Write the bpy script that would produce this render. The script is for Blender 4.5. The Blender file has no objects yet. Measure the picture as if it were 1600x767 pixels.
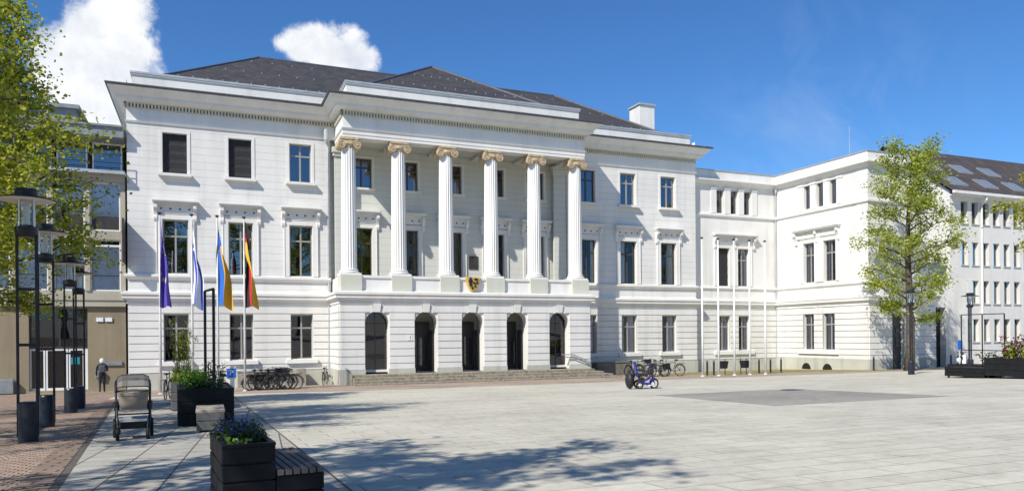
import bpy, bmesh, math, random
from mathutils import Vector, Matrix
R = math.radians
PI = math.pi
sc = bpy.context.scene
COL = sc.collection
rnd = random.Random(7)
SL = 0.0348                                   # the square rises gently away from the town hall


def gz(y):
    return -SL * y if y < 0 else 0.0


# ------------------------------------------------------------------ materials
def new_mat(name):
    m = bpy.data.materials.new(name)
    m.use_nodes = True
    nt = m.node_tree
    return m, nt, nt.nodes['Principled BSDF']


def N(nt, typ, **kw):
    n = nt.nodes.new(typ)
    for k, v in kw.items():
        if k.startswith('i_'):
            n.inputs[k[2:].replace('_', ' ')].default_value = v
        else:
            setattr(n, k, v)
    return n


def ramp(nt, fac, stops):
    r = nt.nodes.new('ShaderNodeValToRGB')
    els = r.color_ramp.elements
    while len(els) < len(stops):
        els.new(0.5)
    for e, (p, c) in zip(els, stops):
        e.position = p
        e.color = (c[0], c[1], c[2], 1)
    nt.links.new(fac, r.inputs[0])
    return r.outputs[0]


def math_n(nt, op, a, b=None, c=None):
    n = nt.nodes.new('ShaderNodeMath')
    n.operation = op
    for i, v in enumerate((a, b, c)):
        if v is None:
            continue
        if isinstance(v, (int, float)):
            n.inputs[i].default_value = v
        else:
            nt.links.new(v, n.inputs[i])
    return n.outputs[0]


def mixc(nt, fac, a, b, mode='MIX'):
    n = nt.nodes.new('ShaderNodeMix')
    n.data_type = 'RGBA'
    n.blend_type = mode
    for sock, v in ((n.inputs[0], fac), (n.inputs[6], a), (n.inputs[7], b)):
        if isinstance(v, (int, float)):
            sock.default_value = v
        elif isinstance(v, tuple):
            sock.default_value = (v[0], v[1], v[2], 1)
        else:
            nt.links.new(v, sock)
    return n.outputs[2]


def noise(nt, scale, detail=4, rough=0.55, vec=None, dist=0.0):
    n = N(nt, 'ShaderNodeTexNoise')
    n.inputs['Scale'].default_value = scale
    n.inputs['Detail'].default_value = detail
    n.inputs['Roughness'].default_value = rough
    n.inputs['Distortion'].default_value = dist
    if vec is None:
        vec = N(nt, 'ShaderNodeNewGeometry').outputs['Position']
    nt.links.new(vec, n.inputs['Vector'])
    return n.outputs['Fac']


def bump(nt, bsdf, h, strength=0.3, dist=0.02):
    b = N(nt, 'ShaderNodeBump')
    b.inputs['Strength'].default_value = strength
    b.inputs['Distance'].default_value = dist
    nt.links.new(h, b.inputs['Height'])
    nt.links.new(b.outputs[0], bsdf.inputs['Normal'])


def plain(name, col, rough=0.6, metal=0.0, var=0.12, scale=3.0, bumps=0.0, spec=0.5):
    m, nt, b = new_mat(name)
    lo = tuple(c * (1 - var) for c in col)
    hi = tuple(min(1, c * (1 + var)) for c in col)
    nz = noise(nt, scale)
    nt.links.new(ramp(nt, nz, [(0.3, lo), (0.7, hi)]), b.inputs['Base Color'])
    b.inputs['Roughness'].default_value = rough
    b.inputs['Metallic'].default_value = metal
    b.inputs['Specular IOR Level'].default_value = spec
    if bumps:
        bump(nt, b, noise(nt, scale * 14), bumps, 0.01)
    return m


def stucco(name, col, joint=0.0, dirt=0.10):
    m, nt, b = new_mat(name)
    pos = N(nt, 'ShaderNodeNewGeometry').outputs['Position']
    big = noise(nt, 0.35, 5, 0.6)
    sep = N(nt, 'ShaderNodeSeparateXYZ')
    nt.links.new(pos, sep.inputs[0])
    mp = N(nt, 'ShaderNodeMapping')
    mp.inputs['Scale'].default_value = (1.6, 1.6, 0.12)
    nt.links.new(pos, mp.inputs[0])
    streak = noise(nt, 1.0, 4, 0.6, mp.outputs[0])
    lo = tuple(c * (1 - dirt) for c in col)
    c1 = ramp(nt, big, [(0.3, lo), (0.6, col)])
    c2 = ramp(nt, streak, [(0.28, tuple(1 - dirt * 1.0 for _ in range(3))), (0.5, (1, 1, 1))])
    c = mixc(nt, 1.0, c1, c2, 'MULTIPLY')
    fine = noise(nt, 60, 3)
    h = math_n(nt, 'MULTIPLY', fine, 0.15)
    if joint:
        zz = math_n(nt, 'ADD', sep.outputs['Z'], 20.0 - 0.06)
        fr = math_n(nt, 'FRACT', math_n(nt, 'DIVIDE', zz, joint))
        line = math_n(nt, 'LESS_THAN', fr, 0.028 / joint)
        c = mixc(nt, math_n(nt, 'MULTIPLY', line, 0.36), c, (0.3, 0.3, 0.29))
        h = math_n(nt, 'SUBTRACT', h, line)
    nt.links.new(c, b.inputs['Base Color'])
    b.inputs['Roughness'].default_value = 0.85
    b.inputs['Specular IOR Level'].default_value = 0.25
    bump(nt, b, h, 0.35, 0.012)
    return m


def glass_mat(name, tint, refl=0.16, rough=0.01):
    m, nt, b = new_mat(name)
    out = nt.nodes['Material Output']
    tr = N(nt, 'ShaderNodeBsdfTransparent')
    tr.inputs[0].default_value = (tint[0], tint[1], tint[2], 1)
    gl = N(nt, 'ShaderNodeBsdfGlossy')
    gl.inputs['Roughness'].default_value = rough
    gl.inputs['Color'].default_value = (0.95, 0.95, 1, 1)
    lw = N(nt, 'ShaderNodeFresnel')
    lw.inputs['IOR'].default_value = 1.5
    nz = noise(nt, 0.9, 1)
    bp = N(nt, 'ShaderNodeBump')
    bp.inputs['Strength'].default_value = 0.06
    bp.inputs['Distance'].default_value = 0.05
    nt.links.new(nz, bp.inputs['Height'])
    nt.links.new(bp.outputs[0], gl.inputs['Normal'])
    fac = math_n(nt, 'MINIMUM', math_n(nt, 'ADD', lw.outputs[0], refl), 1.0)
    mx = N(nt, 'ShaderNodeMixShader')
    nt.links.new(fac, mx.inputs[0])
    nt.links.new(tr.outputs[0], mx.inputs[1])
    nt.links.new(gl.outputs[0], mx.inputs[2])
    nt.links.new(mx.outputs[0], out.inputs['Surface'])
    return m


def net_mat(name, col, cover):
    m, nt, b = new_mat(name)
    out = nt.nodes['Material Output']
    b.inputs['Base Color'].default_value = (*col, 1)
    b.inputs['Roughness'].default_value = .6
    tr = N(nt, 'ShaderNodeBsdfTransparent')
    mx = N(nt, 'ShaderNodeMixShader')
    nz = noise(nt, 40, 3)
    nt.links.new(math_n(nt, 'ADD', math_n(nt, 'MULTIPLY', nz, .3), cover - .15), mx.inputs[0])
    nt.links.new(tr.outputs[0], mx.inputs[1])
    nt.links.new(b.outputs[0], mx.inputs[2])
    nt.links.new(mx.outputs[0], out.inputs['Surface'])
    return m


def leaf_mat(name, cols, trans=0.35):
    m, nt, b = new_mat(name)
    out = nt.nodes['Material Output']
    g = N(nt, 'ShaderNodeNewGeometry')
    k = len(cols)
    c = ramp(nt, g.outputs['Random Per Island'], [(i / (k - 1), cc) for i, cc in enumerate(cols)])
    nt.links.new(c, b.inputs['Base Color'])
    b.inputs['Roughness'].default_value = 0.55
    b.inputs['Specular IOR Level'].default_value = 0.3
    t = N(nt, 'ShaderNodeBsdfTranslucent')
    nt.links.new(c, t.inputs[0])
    mx = N(nt, 'ShaderNodeMixShader')
    mx.inputs[0].default_value = trans
    nt.links.new(b.outputs[0], mx.inputs[1])
    nt.links.new(t.outputs[0], mx.inputs[2])
    nt.links.new(mx.outputs[0], out.inputs['Surface'])
    return m


def slab_mat(name, c1, c2, joint, bw, rh, gap, rot=0.0, stain=0.25, offset=0.5, spots=True):
    m, nt, b = new_mat(name)
    pos = N(nt, 'ShaderNodeNewGeometry').outputs['Position']
    mp = N(nt, 'ShaderNodeMapping')
    mp.inputs['Rotation'].default_value = (0, 0, rot)
    nt.links.new(pos, mp.inputs[0])
    br = N(nt, 'ShaderNodeTexBrick')
    br.offset = offset
    br.inputs['Scale'].default_value = 1
    br.inputs['Brick Width'].default_value = bw
    br.inputs['Row Height'].default_value = rh
    br.inputs['Mortar Size'].default_value = gap
    br.inputs['Mortar Smooth'].default_value = 0.2
    br.inputs['Color1'].default_value = (*c1, 1)
    br.inputs['Color2'].default_value = (*c2, 1)
    br.inputs['Mortar'].default_value = (*joint, 1)
    nt.links.new(mp.outputs[0], br.inputs['Vector'])
    n1 = noise(nt, 0.35, 6, 0.62)
    n2 = noise(nt, 9, 5, 0.7)
    st = ramp(nt, n1, [(0.32, tuple(1 - stain for _ in range(3))), (0.62, (1, 1, 1))])
    sp = ramp(nt, n2, [(0.3, (0.84, 0.84, 0.83)), (0.62, (1.0, 1.0, 1.0))])
    c = mixc(nt, 1.0, br.outputs['Color'], st, 'MULTIPLY')
    c = mixc(nt, 1.0, c, sp, 'MULTIPLY')
    vo = N(nt, 'ShaderNodeTexVoronoi')          # trodden chewing gum and drip spots
    vo.inputs['Scale'].default_value = 1.7
    nt.links.new(pos, vo.inputs['Vector'])
    gum = math_n(nt, 'LESS_THAN', vo.outputs['Distance'], .045)
    c = mixc(nt, math_n(nt, 'MULTIPLY', gum, .45), c, (.12, .115, .105))
    n5 = noise(nt, 1.6, 6, .7)
    c = mixc(nt, 1.0, c, ramp(nt, n5, [(.36, (.86, .855, .84)), (.5, (1, 1, 1))]), 'MULTIPLY')
    nt.links.new(c, b.inputs['Base Color'])
    b.inputs['Roughness'].default_value = 0.82
    b.inputs['Specular IOR Level'].default_value = 0.3
    h = math_n(nt, 'SUBTRACT', math_n(nt, 'MULTIPLY', n2, 0.25), br.outputs['Fac'])
    bump(nt, b, h, 0.4, 0.008)
    return m


def fan_mat():
    m, nt, b = new_mat('fan_laid_cobbles')
    pos = N(nt, 'ShaderNodeNewGeometry').outputs['Position']
    wob = N(nt, 'ShaderNodeTexNoise')
    wob.inputs['Scale'].default_value = 5
    nt.links.new(pos, wob.inputs['Vector'])
    vm = N(nt, 'ShaderNodeVectorMath', operation='MULTIPLY_ADD')
    nt.links.new(wob.outputs['Color'], vm.inputs[0])
    vm.inputs[1].default_value = (0.04, 0.04, 0)
    nt.links.new(pos, vm.inputs[2])
    sep = N(nt, 'ShaderNodeSeparateXYZ')
    nt.links.new(vm.outputs[0], sep.inputs[0])
    w = 1.15
    fx = math_n(nt, 'MULTIPLY', math_n(nt, 'SUBTRACT', math_n(nt, 'FRACT', math_n(nt, 'DIVIDE', sep.outputs['X'], w)), 0.5), w)
    rr = 0.86
    arc = math_n(nt, 'SQRT', math_n(nt, 'SUBTRACT', rr * rr, math_n(nt, 'MULTIPLY', fx, fx)))
    ang = math_n(nt, 'MULTIPLY', math_n(nt, 'ARCSINE', math_n(nt, 'DIVIDE', fx, rr)), rr)
    yy = math_n(nt, 'SUBTRACT', sep.outputs['Y'], arc)
    cb = N(nt, 'ShaderNodeCombineXYZ')
    nt.links.new(ang, cb.inputs[0])
    nt.links.new(yy, cb.inputs[1])
    br = N(nt, 'ShaderNodeTexBrick')
    br.inputs['Scale'].default_value = 1
    br.inputs['Brick Width'].default_value = 0.125
    br.inputs['Row Height'].default_value = 0.11
    br.inputs['Mortar Size'].default_value = 0.012
    br.inputs['Mortar Smooth'].default_value = 0.3
    br.inputs['Color1'].default_value = (0.50, 0.36, 0.26, 1)
    br.inputs['Color2'].default_value = (0.35, 0.26, 0.20, 1)
    br.inputs['Mortar'].default_value = (0.09, 0.075, 0.06, 1)
    nt.links.new(cb.outputs[0], br.inputs['Vector'])
    n1 = noise(nt, 0.5, 5, 0.6)
    n2 = noise(nt, 22, 4, 0.7)
    c = mixc(nt, 1.0, br.outputs['Color'], ramp(nt, n1, [(0.3, (0.72, 0.72, 0.7)), (0.65, (1.05, 1.05, 1.05))]), 'MULTIPLY')
    c = mixc(nt, 1.0, c, ramp(nt, n2, [(0.3, (0.75, 0.75, 0.75)), (0.7, (1.15, 1.12, 1.1))]), 'MULTIPLY')
    nt.links.new(c, b.inputs['Base Color'])
    b.inputs['Roughness'].default_value = 0.8
    h = math_n(nt, 'SUBTRACT', math_n(nt, 'MULTIPLY', n2, 0.3), br.outputs['Fac'])
    bump(nt, b, h, 0.7, 0.02)
    return m


def slate_mat(name, c1, c2, rh=0.22, bw=0.3, use_x=True):
    m, nt, b = new_mat(name)
    pos = N(nt, 'ShaderNodeNewGeometry').outputs['Position']
    sep = N(nt, 'ShaderNodeSeparateXYZ')
    nt.links.new(pos, sep.inputs[0])
    cb = N(nt, 'ShaderNodeCombineXYZ')
    nt.links.new(math_n(nt, 'ADD', sep.outputs['X'], math_n(nt, 'MULTIPLY', sep.outputs['Y'], 0.37)), cb.inputs[0])
    nt.links.new(math_n(nt, 'MULTIPLY', sep.outputs['Z'], 1.0), cb.inputs[1])
    br = N(nt, 'ShaderNodeTexBrick')
    br.inputs['Scale'].default_value = 1
    br.inputs['Brick Width'].default_value = bw
    br.inputs['Row Height'].default_value = rh * 0.55
    br.inputs['Mortar Size'].default_value = 0.012
    br.inputs['Color1'].default_value = (*c1, 1)
    br.inputs['Color2'].default_value = (*c2, 1)
    br.inputs['Mortar'].default_value = tuple(c * 0.45 for c in c1) + (1,)
    nt.links.new(cb.outputs[0], br.inputs['Vector'])
    n1 = noise(nt, 1.3, 5, 0.65)
    c = mixc(nt, 1.0, br.outputs['Color'], ramp(nt, n1, [(0.3, (0.7, 0.7, 0.72)), (0.7, (1.25, 1.22, 1.2))]), 'MULTIPLY')
    nt.links.new(c, b.inputs['Base Color'])
    b.inputs['Roughness'].default_value = 0.7
    bump(nt, b, math_n(nt, 'SUBTRACT', 1.0, br.outputs['Fac']), 0.5, 0.02)
    return m


M = {}
M['white'] = stucco('white_stucco', (0.75, 0.74, 0.70), 0.0, 0.13)
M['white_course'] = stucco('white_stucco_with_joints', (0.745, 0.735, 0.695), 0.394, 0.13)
M['white_trim'] = stucco('white_painted_trim', (0.765, 0.755, 0.715), 0.0, 0.11)
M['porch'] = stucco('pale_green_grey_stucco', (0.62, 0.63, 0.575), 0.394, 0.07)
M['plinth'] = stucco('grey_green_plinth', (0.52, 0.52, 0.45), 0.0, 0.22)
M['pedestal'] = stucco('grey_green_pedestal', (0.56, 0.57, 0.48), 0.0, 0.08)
M['sandstone'] = plain('tan_sandstone', (0.49, 0.385, 0.25), 0.8, 0, 0.35, 6, 0.3)
M['dentil'] = plain('cream_dentils', (0.62, 0.59, 0.47), 0.8, 0, 0.1)
M['shadowgap'] = plain('dark_frieze_gap', (0.20, 0.19, 0.16), 0.9)
M['zinc'] = plain('grey_zinc', (0.42, 0.45, 0.47), 0.55, 0.3, 0.15, 2)
M['gutter'] = plain('dark_zinc_gutter', (0.12, 0.125, 0.14), 0.5, 0.4, 0.2, 3)
M['slate'] = slate_mat('slate_roof', (0.062, 0.058, 0.058), (0.034, 0.033, 0.036))
M['tiles'] = slate_mat('brown_tile_roof', (0.082, 0.066, 0.057), (0.055, 0.046, 0.042), 0.5, 0.35)
M['frame'] = plain('grey_window_paint', (0.30, 0.29, 0.27), 0.5, 0, 0.1)
M['frame_dark'] = plain('dark_window_paint', (0.06, 0.055, 0.05), 0.45, 0, 0.1)
M['frame_white'] = plain('white_window_paint', (0.74, 0.74, 0.72), 0.45, 0, 0.06)
M['glass'] = glass_mat('window_glass', (0.84, 0.85, 0.87), 0.035)
M['glass_light'] = glass_mat('pale_window_glass', (0.95, 0.96, 0.98), 0.02)
M['glass_blue'] = glass_mat('coated_window_glass', (0.25, 0.25, 0.42), 0.20)
M['glass_clear'] = glass_mat('clear_lamp_glass', (0.93, 0.95, 0.95), 0.02, 0.05)
M['skyglass'] = plain('roof_window_glass', (0.20, 0.24, 0.30), 0.08, 0, 0.05, spec=1.0)
M['room'] = plain('dark_room', (0.025, 0.024, 0.022), 0.9)
M['curtain'] = plain('pale_curtain', (0.78, 0.77, 0.74), 0.9, 0, 0.12, 5)
M['blind'] = plain('black_roller_blind', (0.018, 0.018, 0.02), 0.7, 0, 0.2)
M['lattice'] = plain('pale_vertical_blind', (0.70, 0.76, 0.80), 0.7, 0, 0.1)
M['stone_step'] = plain('mossy_stone_step', (0.25, 0.22, 0.165), 0.9, 0, 0.4, 5, 0.4)
M['stone_dull'] = plain('dull_grey_stone', (0.33, 0.31, 0.26), 0.9, 0, 0.35, 2.5, 0.3)
M['stone_dark'] = plain('shade_darkened_stone', (0.16, 0.15, 0.12), 0.9, 0, 0.3, 2.5, 0.3)  # cellar stair stone with the shade beside the steps put into its colour
M['black_metal'] = plain('black_painted_metal', (0.017, 0.019, 0.024), 0.45, 0.2, 0.25, 4)
M['blue_black'] = plain('blue_black_painted_steel', (0.018, 0.024, 0.036), 0.4, 0.2, 0.35, 5)
M['white_metal'] = plain('white_painted_metal', (0.72, 0.72, 0.70), 0.45, 0, 0.08)
M['pole'] = plain('pale_grey_pole', (0.55, 0.55, 0.53), 0.45, 0.1, 0.12)
M['steel'] = plain('brushed_steel', (0.5, 0.5, 0.5), 0.35, 0.8, 0.1)
M['rubber'] = plain('black_rubber', (0.018, 0.018, 0.018), 0.8)
M['planter'] = plain('black_plank', (0.011, 0.011, 0.012), 0.55, 0, 0.3, 5, 0.15, .25)
M['planter_grey'] = plain('weathered_grey_plank', (0.10, 0.10, 0.10), 0.6, 0, 0.3, 5, 0.15)
M['soil'] = plain('potting_soil', (0.05, 0.04, 0.03), 0.95, 0, 0.4, 20, 0.6)
M['beige'] = stucco('brown_beige_render', (0.29, 0.24, 0.16), 0.0, 0.18)
M['cream'] = stucco('cream_render', (0.42, 0.39, 0.31), 0.0, 0.12)
M['grey_render'] = stucco('pale_grey_render', (0.70, 0.69, 0.66), 0.0, 0.08)
M['spandrel'] = plain('dark_brown_spandrel', (0.05, 0.04, 0.036), 0.35, 0, 0.3)
M['greypanel'] = plain('grey_metal_panel', (0.26, 0.28, 0.29), 0.5, 0.3, 0.15)
M['gold'] = plain('gilded_shield', (0.66, 0.43, 0.12), 0.4, 0.3, 0.25, 8)
M['black'] = plain('black_paint', (0.012, 0.011, 0.01), 0.5)
M['bark'] = plain('tree_bark', (0.085, 0.068, 0.05), 0.95, 0, 0.45, 7, 0.8)
M['leaf'] = leaf_mat('spring_leaves', [(0.15, 0.21, 0.014), (0.29, 0.34, 0.024), (0.42, 0.44, 0.04), (0.54, 0.52, 0.085)], .5)
M['leaf2'] = leaf_mat('fresh_leaves', [(0.16, 0.22, 0.02), (0.29, 0.35, 0.032), (0.41, 0.46, 0.055), (0.54, 0.56, 0.12)], .5)
M['leaf_gold'] = leaf_mat('yellow_green_leaves', [(0.22, 0.26, 0.015), (0.38, 0.40, 0.03), (0.52, 0.48, 0.05)], .45)
M['leaf_dark'] = leaf_mat('dark_shrub_leaves', [(0.035, 0.06, 0.018), (0.06, 0.095, 0.022), (0.1, 0.14, 0.035)], 0.25)
M['leaf_lime'] = leaf_mat('lime_leaves', [(0.16, 0.30, 0.03), (0.25, 0.42, 0.05), (0.34, 0.5, 0.08)])
M['leaf_red'] = leaf_mat('red_leaves', [(0.10, 0.02, 0.02), (0.18, 0.035, 0.035), (0.09, 0.04, 0.025)], 0.25)
M['petal_blue'] = leaf_mat('blue_petals', [(0.05, 0.05, 0.24), (0.10, 0.09, 0.36), (0.19, 0.18, 0.45)], 0.3)
M['petal_pale'] = leaf_mat('pale_petals', [(0.5, 0.5, 0.62), (0.62, 0.6, 0.5), (0.7, 0.7, 0.7)], 0.3)
M['stroller'] = plain('beige_fabric', (0.24, 0.205, 0.165), 0.85, 0, 0.08)
M['stroller_net'] = net_mat('sheer_hood_mesh', (0.13, 0.125, 0.12), .70)
M['denim'] = plain('dark_navy_denim', (0.018, 0.02, 0.032), 0.85)
M['scooter'] = plain('blue_enamel', (0.006, 0.022, 0.30), 0.3, 0.1, 0.1)
M['bag'] = plain('black_nylon', (0.014, 0.014, 0.016), 0.5, 0, 0.3, 12, 0.5)
M['jacket'] = plain('black_jacket', (0.016, 0.016, 0.019), 0.8)
M['skin'] = plain('skin', (0.5, 0.32, 0.24), 0.6, 0, 0.06)
M['hair'] = plain('white_hair', (0.72, 0.70, 0.66), 0.8)
M['backpack'] = plain('grey_backpack', (0.075, 0.085, 0.10), 0.7)
M['signblue'] = plain('blue_sign', (0.01, 0.12, 0.55), 0.4, 0, 0.04)
M['signwhite'] = plain('white_sign', (0.75, 0.75, 0.75), 0.5, 0, 0.05)
M['teal'] = plain('teal_sticker', (0.02, 0.25, 0.32), 0.5)
M['slab_walk'] = slab_mat('walk_slabs', (0.42, 0.40, 0.345), (0.465, 0.445, 0.385), (0.13, 0.12, 0.10), 0.62, 0.5, 0.013, 0.07, 0.16, 0.0)
M['slab_plaza'] = slab_mat('plaza_slabs', (0.53, 0.505, 0.415), (0.59, 0.565, 0.465), (0.28, 0.265, 0.215), 1.0, 0.42, 0.009, 0.0, 0.16)
M['slab_dark'] = slab_mat('dark_square_slabs', (0.325, 0.305, 0.27), (0.37, 0.35, 0.305), (0.2, 0.19, 0.17), 0.5, 0.25, 0.008, 0.0, 0.2)
M['brick_pave'] = slab_mat('red_brick_paving', (0.40, 0.31, 0.24), (0.47, 0.38, 0.30), (0.22, 0.18, 0.14), 0.21, 0.105, 0.008, 0.0, 0.3)
M['border'] = slab_mat('reddish_stone_border', (0.36, 0.26, 0.19), (0.29, 0.22, 0.17), (0.06, 0.05, 0.04), 0.34, 0.165, 0.014, 0.07, 0.3)
M['gutterstone'] = plain('dark_drain_channel', (0.10, 0.085, 0.07), 0.8, 0, 0.3, 6)
M['cobble'] = fan_mat()
M['moss'] = plain('moss_and_gravel', (0.20, 0.17, 0.055), 0.95, 0, 0.45, 2.2, 0.6)
M['iron'] = plain('cast_iron', (0.06, 0.06, 0.06), 0.6, 0.3)


# ------------------------------------------------------------------ mesh builder
class MB:
    def __init__(s):
        s.v = []
        s.f = []
        s.mi = []

    def quad(s, a, b, c, d, mi=0):
        n = len(s.v)
        s.v += [tuple(a), tuple(b), tuple(c), tuple(d)]
        s.f.append((n, n + 1, n + 2, n + 3))
        s.mi.append(mi)

    def poly(s, pts, mi=0):
        n = len(s.v)
        s.v += [tuple(p) for p in pts]
        s.f.append(tuple(range(n, n + len(pts))))
        s.mi.append(mi)

    def hexa(s, p, mi=0):       # 8 points: bottom ring 0..3, top ring 4..7
        n = len(s.v)
        s.v += [tuple(q) for q in p]
        for q in ((0, 3, 2, 1), (4, 5, 6, 7), (0, 1, 5, 4), (1, 2, 6, 5), (2, 3, 7, 6), (3, 0, 4, 7)):
            s.f.append(tuple(n + i for i in q))
            s.mi.append(mi)

    def box(s, x0, x1, y0, y1, z0, z1, mi=0):
        s.hexa([(x0, y0, z0), (x1, y0, z0), (x1, y1, z0), (x0, y1, z0), (x0, y0, z1), (x1, y0, z1), (x1, y1, z1), (x0, y1, z1)], mi)

    def ring(s, rings, closed=True, cap=True, mi=0):
        n = len(s.v)
        k = len(rings[0])
        for r in rings:
            s.v += [tuple(p) for p in r]
        for i in range(len(rings) - 1):
            for j in range(k if closed else k - 1):
                a = n + i * k + j
                b = n + i * k + (j + 1) % k
                s.f.append((a, b, b + k, a + k))
                s.mi.append(mi)
        if cap:
            s.f.append(tuple(n + j for j in reversed(range(k))))
            s.mi.append(mi)
            o = n + (len(rings) - 1) * k
            s.f.append(tuple(o + j for j in range(k)))
            s.mi.append(mi)

    def tube(s, pts, r, k=8, closed=False, mi=0):
        pts = [Vector(p) for p in pts]
        m = len(pts)
        rs = r if isinstance(r, (list, tuple)) else [r] * m
        up = None
        rings = []
        for i, p in enumerate(pts):
            if closed:
                d = pts[(i + 1) % m] - pts[i - 1]
            else:
                d = pts[min(i + 1, m - 1)] - pts[max(i - 1, 0)]
            if d.length < 1e-9:
                d = Vector((0, 0, 1))
            d.normalize()
            if up is None:
                up = Vector((0, 0, 1)) if abs(d.z) < 0.9 else Vector((1, 0, 0))
            x = up - d * up.dot(d)
            if x.length < 1e-6:
                x = d.orthogonal()
            x.normalize()
            up = x
            y = d.cross(x)
            rings.append([p + (x * math.cos(2 * PI * j / k) + y * math.sin(2 * PI * j / k)) * rs[i] for j in range(k)])
        if closed:
            rings.append(rings[0])
        s.ring(rings, True, not closed, mi)

    def cyl(s, p0, p1, r0, r1=None, k=16, mi=0):
        s.tube([p0, p1], [r0, r0 if r1 is None else r1], k, mi=mi)

    def lathe(s, prof, cx=0, cy=0, cz=0, k=24, flute=0, depth=0.0, mi=0):
        rings = []
        for r, z in prof:
            ring = []
            for j in range(k):
                a = 2 * PI * j / k
                rr = r
                if flute:
                    rr = r * (1 - depth * abs(math.sin(a * flute / 2)) ** 0.6 if True else 1)
                ring.append((cx + rr * math.cos(a), cy + rr * math.sin(a), cz + z))
            rings.append(ring)
        s.ring(rings, True, True, mi)

    def sphere(s, c, r, k=12, m=8, sc_=(1, 1, 1), mi=0):
        rings = []
        for i in range(m + 1):
            t = PI * i / m
            rr = max(math.sin(t), 0.001) * r
            rings.append([(c[0] + rr * math.cos(2 * PI * j / k) * sc_[0], c[1] + rr * math.sin(2 * PI * j / k) * sc_[1], c[2] - r * math.cos(t) * sc_[2]) for j in range(k)])
        s.ring(rings, True, True, mi)

    def build(s, name, mat, parent=None, smooth=False, bevel=0.0, kind=None):
        me = bpy.data.meshes.new(name)
        me.from_pydata(s.v, [], s.f)
        mats = mat if isinstance(mat, list) else [mat]
        for q in mats:
            me.materials.append(M[q])
        if len(mats) > 1:
            me.polygons.foreach_set('material_index', s.mi)
        if smooth:
            me.polygons.foreach_set('use_smooth', [True] * len(me.polygons))
        me.update()
        o = bpy.data.objects.new(name, me)
        COL.objects.link(o)
        if parent is not None:
            o.parent = parent
        if bevel:
            md = o.modifiers.new('bevel', 'BEVEL')
            md.width = bevel
            md.segments = 2
            md.limit_method = 'ANGLE'
        if kind:
            o['kind'] = kind
        return o


def tag(o, label, cat, group=None):
    o['label'] = label
    o['category'] = cat
    if group:
        o['group'] = group
    return o


def thing(name, label, cat, loc=(0, 0, 0), rz=0.0, group=None, scale=1.0):
    o = bpy.data.objects.new(name, None)
    COL.objects.link(o)
    o.location = loc
    o.rotation_euler = (0, 0, rz)
    o.scale = (scale,) * 3
    o.empty_display_size = 0.3
    return tag(o, label, cat, group)


def copy_tree(o, parent=None):
    c = o.copy()
    COL.objects.link(c)
    if parent is not None:
        c.parent = parent
    for ch in list(o.children):
        copy_tree(ch, c)
    return c


def dup(o, label, loc, rz=None, group=None, scale=None):
    c = copy_tree(o)
    c.location = loc
    if rz is not None:
        c.rotation_euler = (0, 0, rz)
    if scale:
        c.scale = (scale,) * 3
    c['label'] = label
    if group:
        c['group'] = group
    return c


class Frame:
    """wall frame: s along the wall, d outwards, z up (relative to origin of its thing)"""
    def __init__(f, ox, oy, sx, sy):
        f.o = (ox, oy)
        f.s = (sx, sy)
        f.n = (sy, -sx)

    def p(f, s, d, z):
        return (f.o[0] + f.s[0] * s + f.n[0] * d, f.o[1] + f.s[1] * s + f.n[1] * d, z)

    def box(f, mb, s0, s1, d0, d1, z0, z1, mi=0):
        mb.hexa([f.p(s0, d1, z0), f.p(s1, d1, z0), f.p(s1, d0, z0), f.p(s0, d0, z0),
                 f.p(s0, d1, z1), f.p(s1, d1, z1), f.p(s1, d0, z1), f.p(s0, d0, z1)], mi)


def wall(mb, F, s0, s1, z0, z1, ops, d=0.0, depth=0.28):
    """front face with rectangular or arched openings and their reveals. op=(s0,s1,z0,z1,arch)"""
    ss = sorted(set([s0, s1] + [q for o in ops for q in o[:2] if s0 < q < s1]))
    zz = sorted(set([z0, z1] + [q for o in ops for q in o[2:4] if z0 < q < z1]))
    for i in range(len(ss) - 1):
        for j in range(len(zz) - 1):
            a, b, c, e = ss[i], ss[i + 1], zz[j], zz[j + 1]
            m = ((a + b) / 2, (c + e) / 2)
            if any(o[0] < m[0] < o[1] and o[2] < m[1] < o[3] for o in ops):
                continue
            mb.quad(F.p(a, d, c), F.p(b, d, c), F.p(b, d, e), F.p(a, d, e))
    for o in ops:
        a, b, c, e = o[:4]
        k = d - depth
        if len(o) > 4 and o[4]:
            r = (b - a) / 2
            m = (a + b) / 2
            sp = e - r
            pts = [(m - r * math.cos(PI * t / 20), sp + r * math.sin(PI * t / 20)) for t in range(21)]
            for (x0, y0), (x1, y1) in zip(pts, pts[1:]):
                mb.quad(F.p(x0, d, y0), F.p(x1, d, y1), F.p(x1, d, e), F.p(x0, d, e))
                mb.quad(F.p(x0, d, y0), F.p(x0, k, y0), F.p(x1, k, y1), F.p(x1, d, y1))
            top = sp
        else:
            top = e
            mb.quad(F.p(a, d, e), F.p(a, k, e), F.p(b, k, e), F.p(b, d, e))
        mb.quad(F.p(a, d, c), F.p(a, k, c), F.p(a, k, top), F.p(a, d, top))
        mb.quad(F.p(b, d, c), F.p(b, d, top), F.p(b, k, top), F.p(b, k, c))
        mb.quad(F.p(a, d, c), F.p(b, d, c), F.p(b, k, c), F.p(a, k, c))


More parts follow.
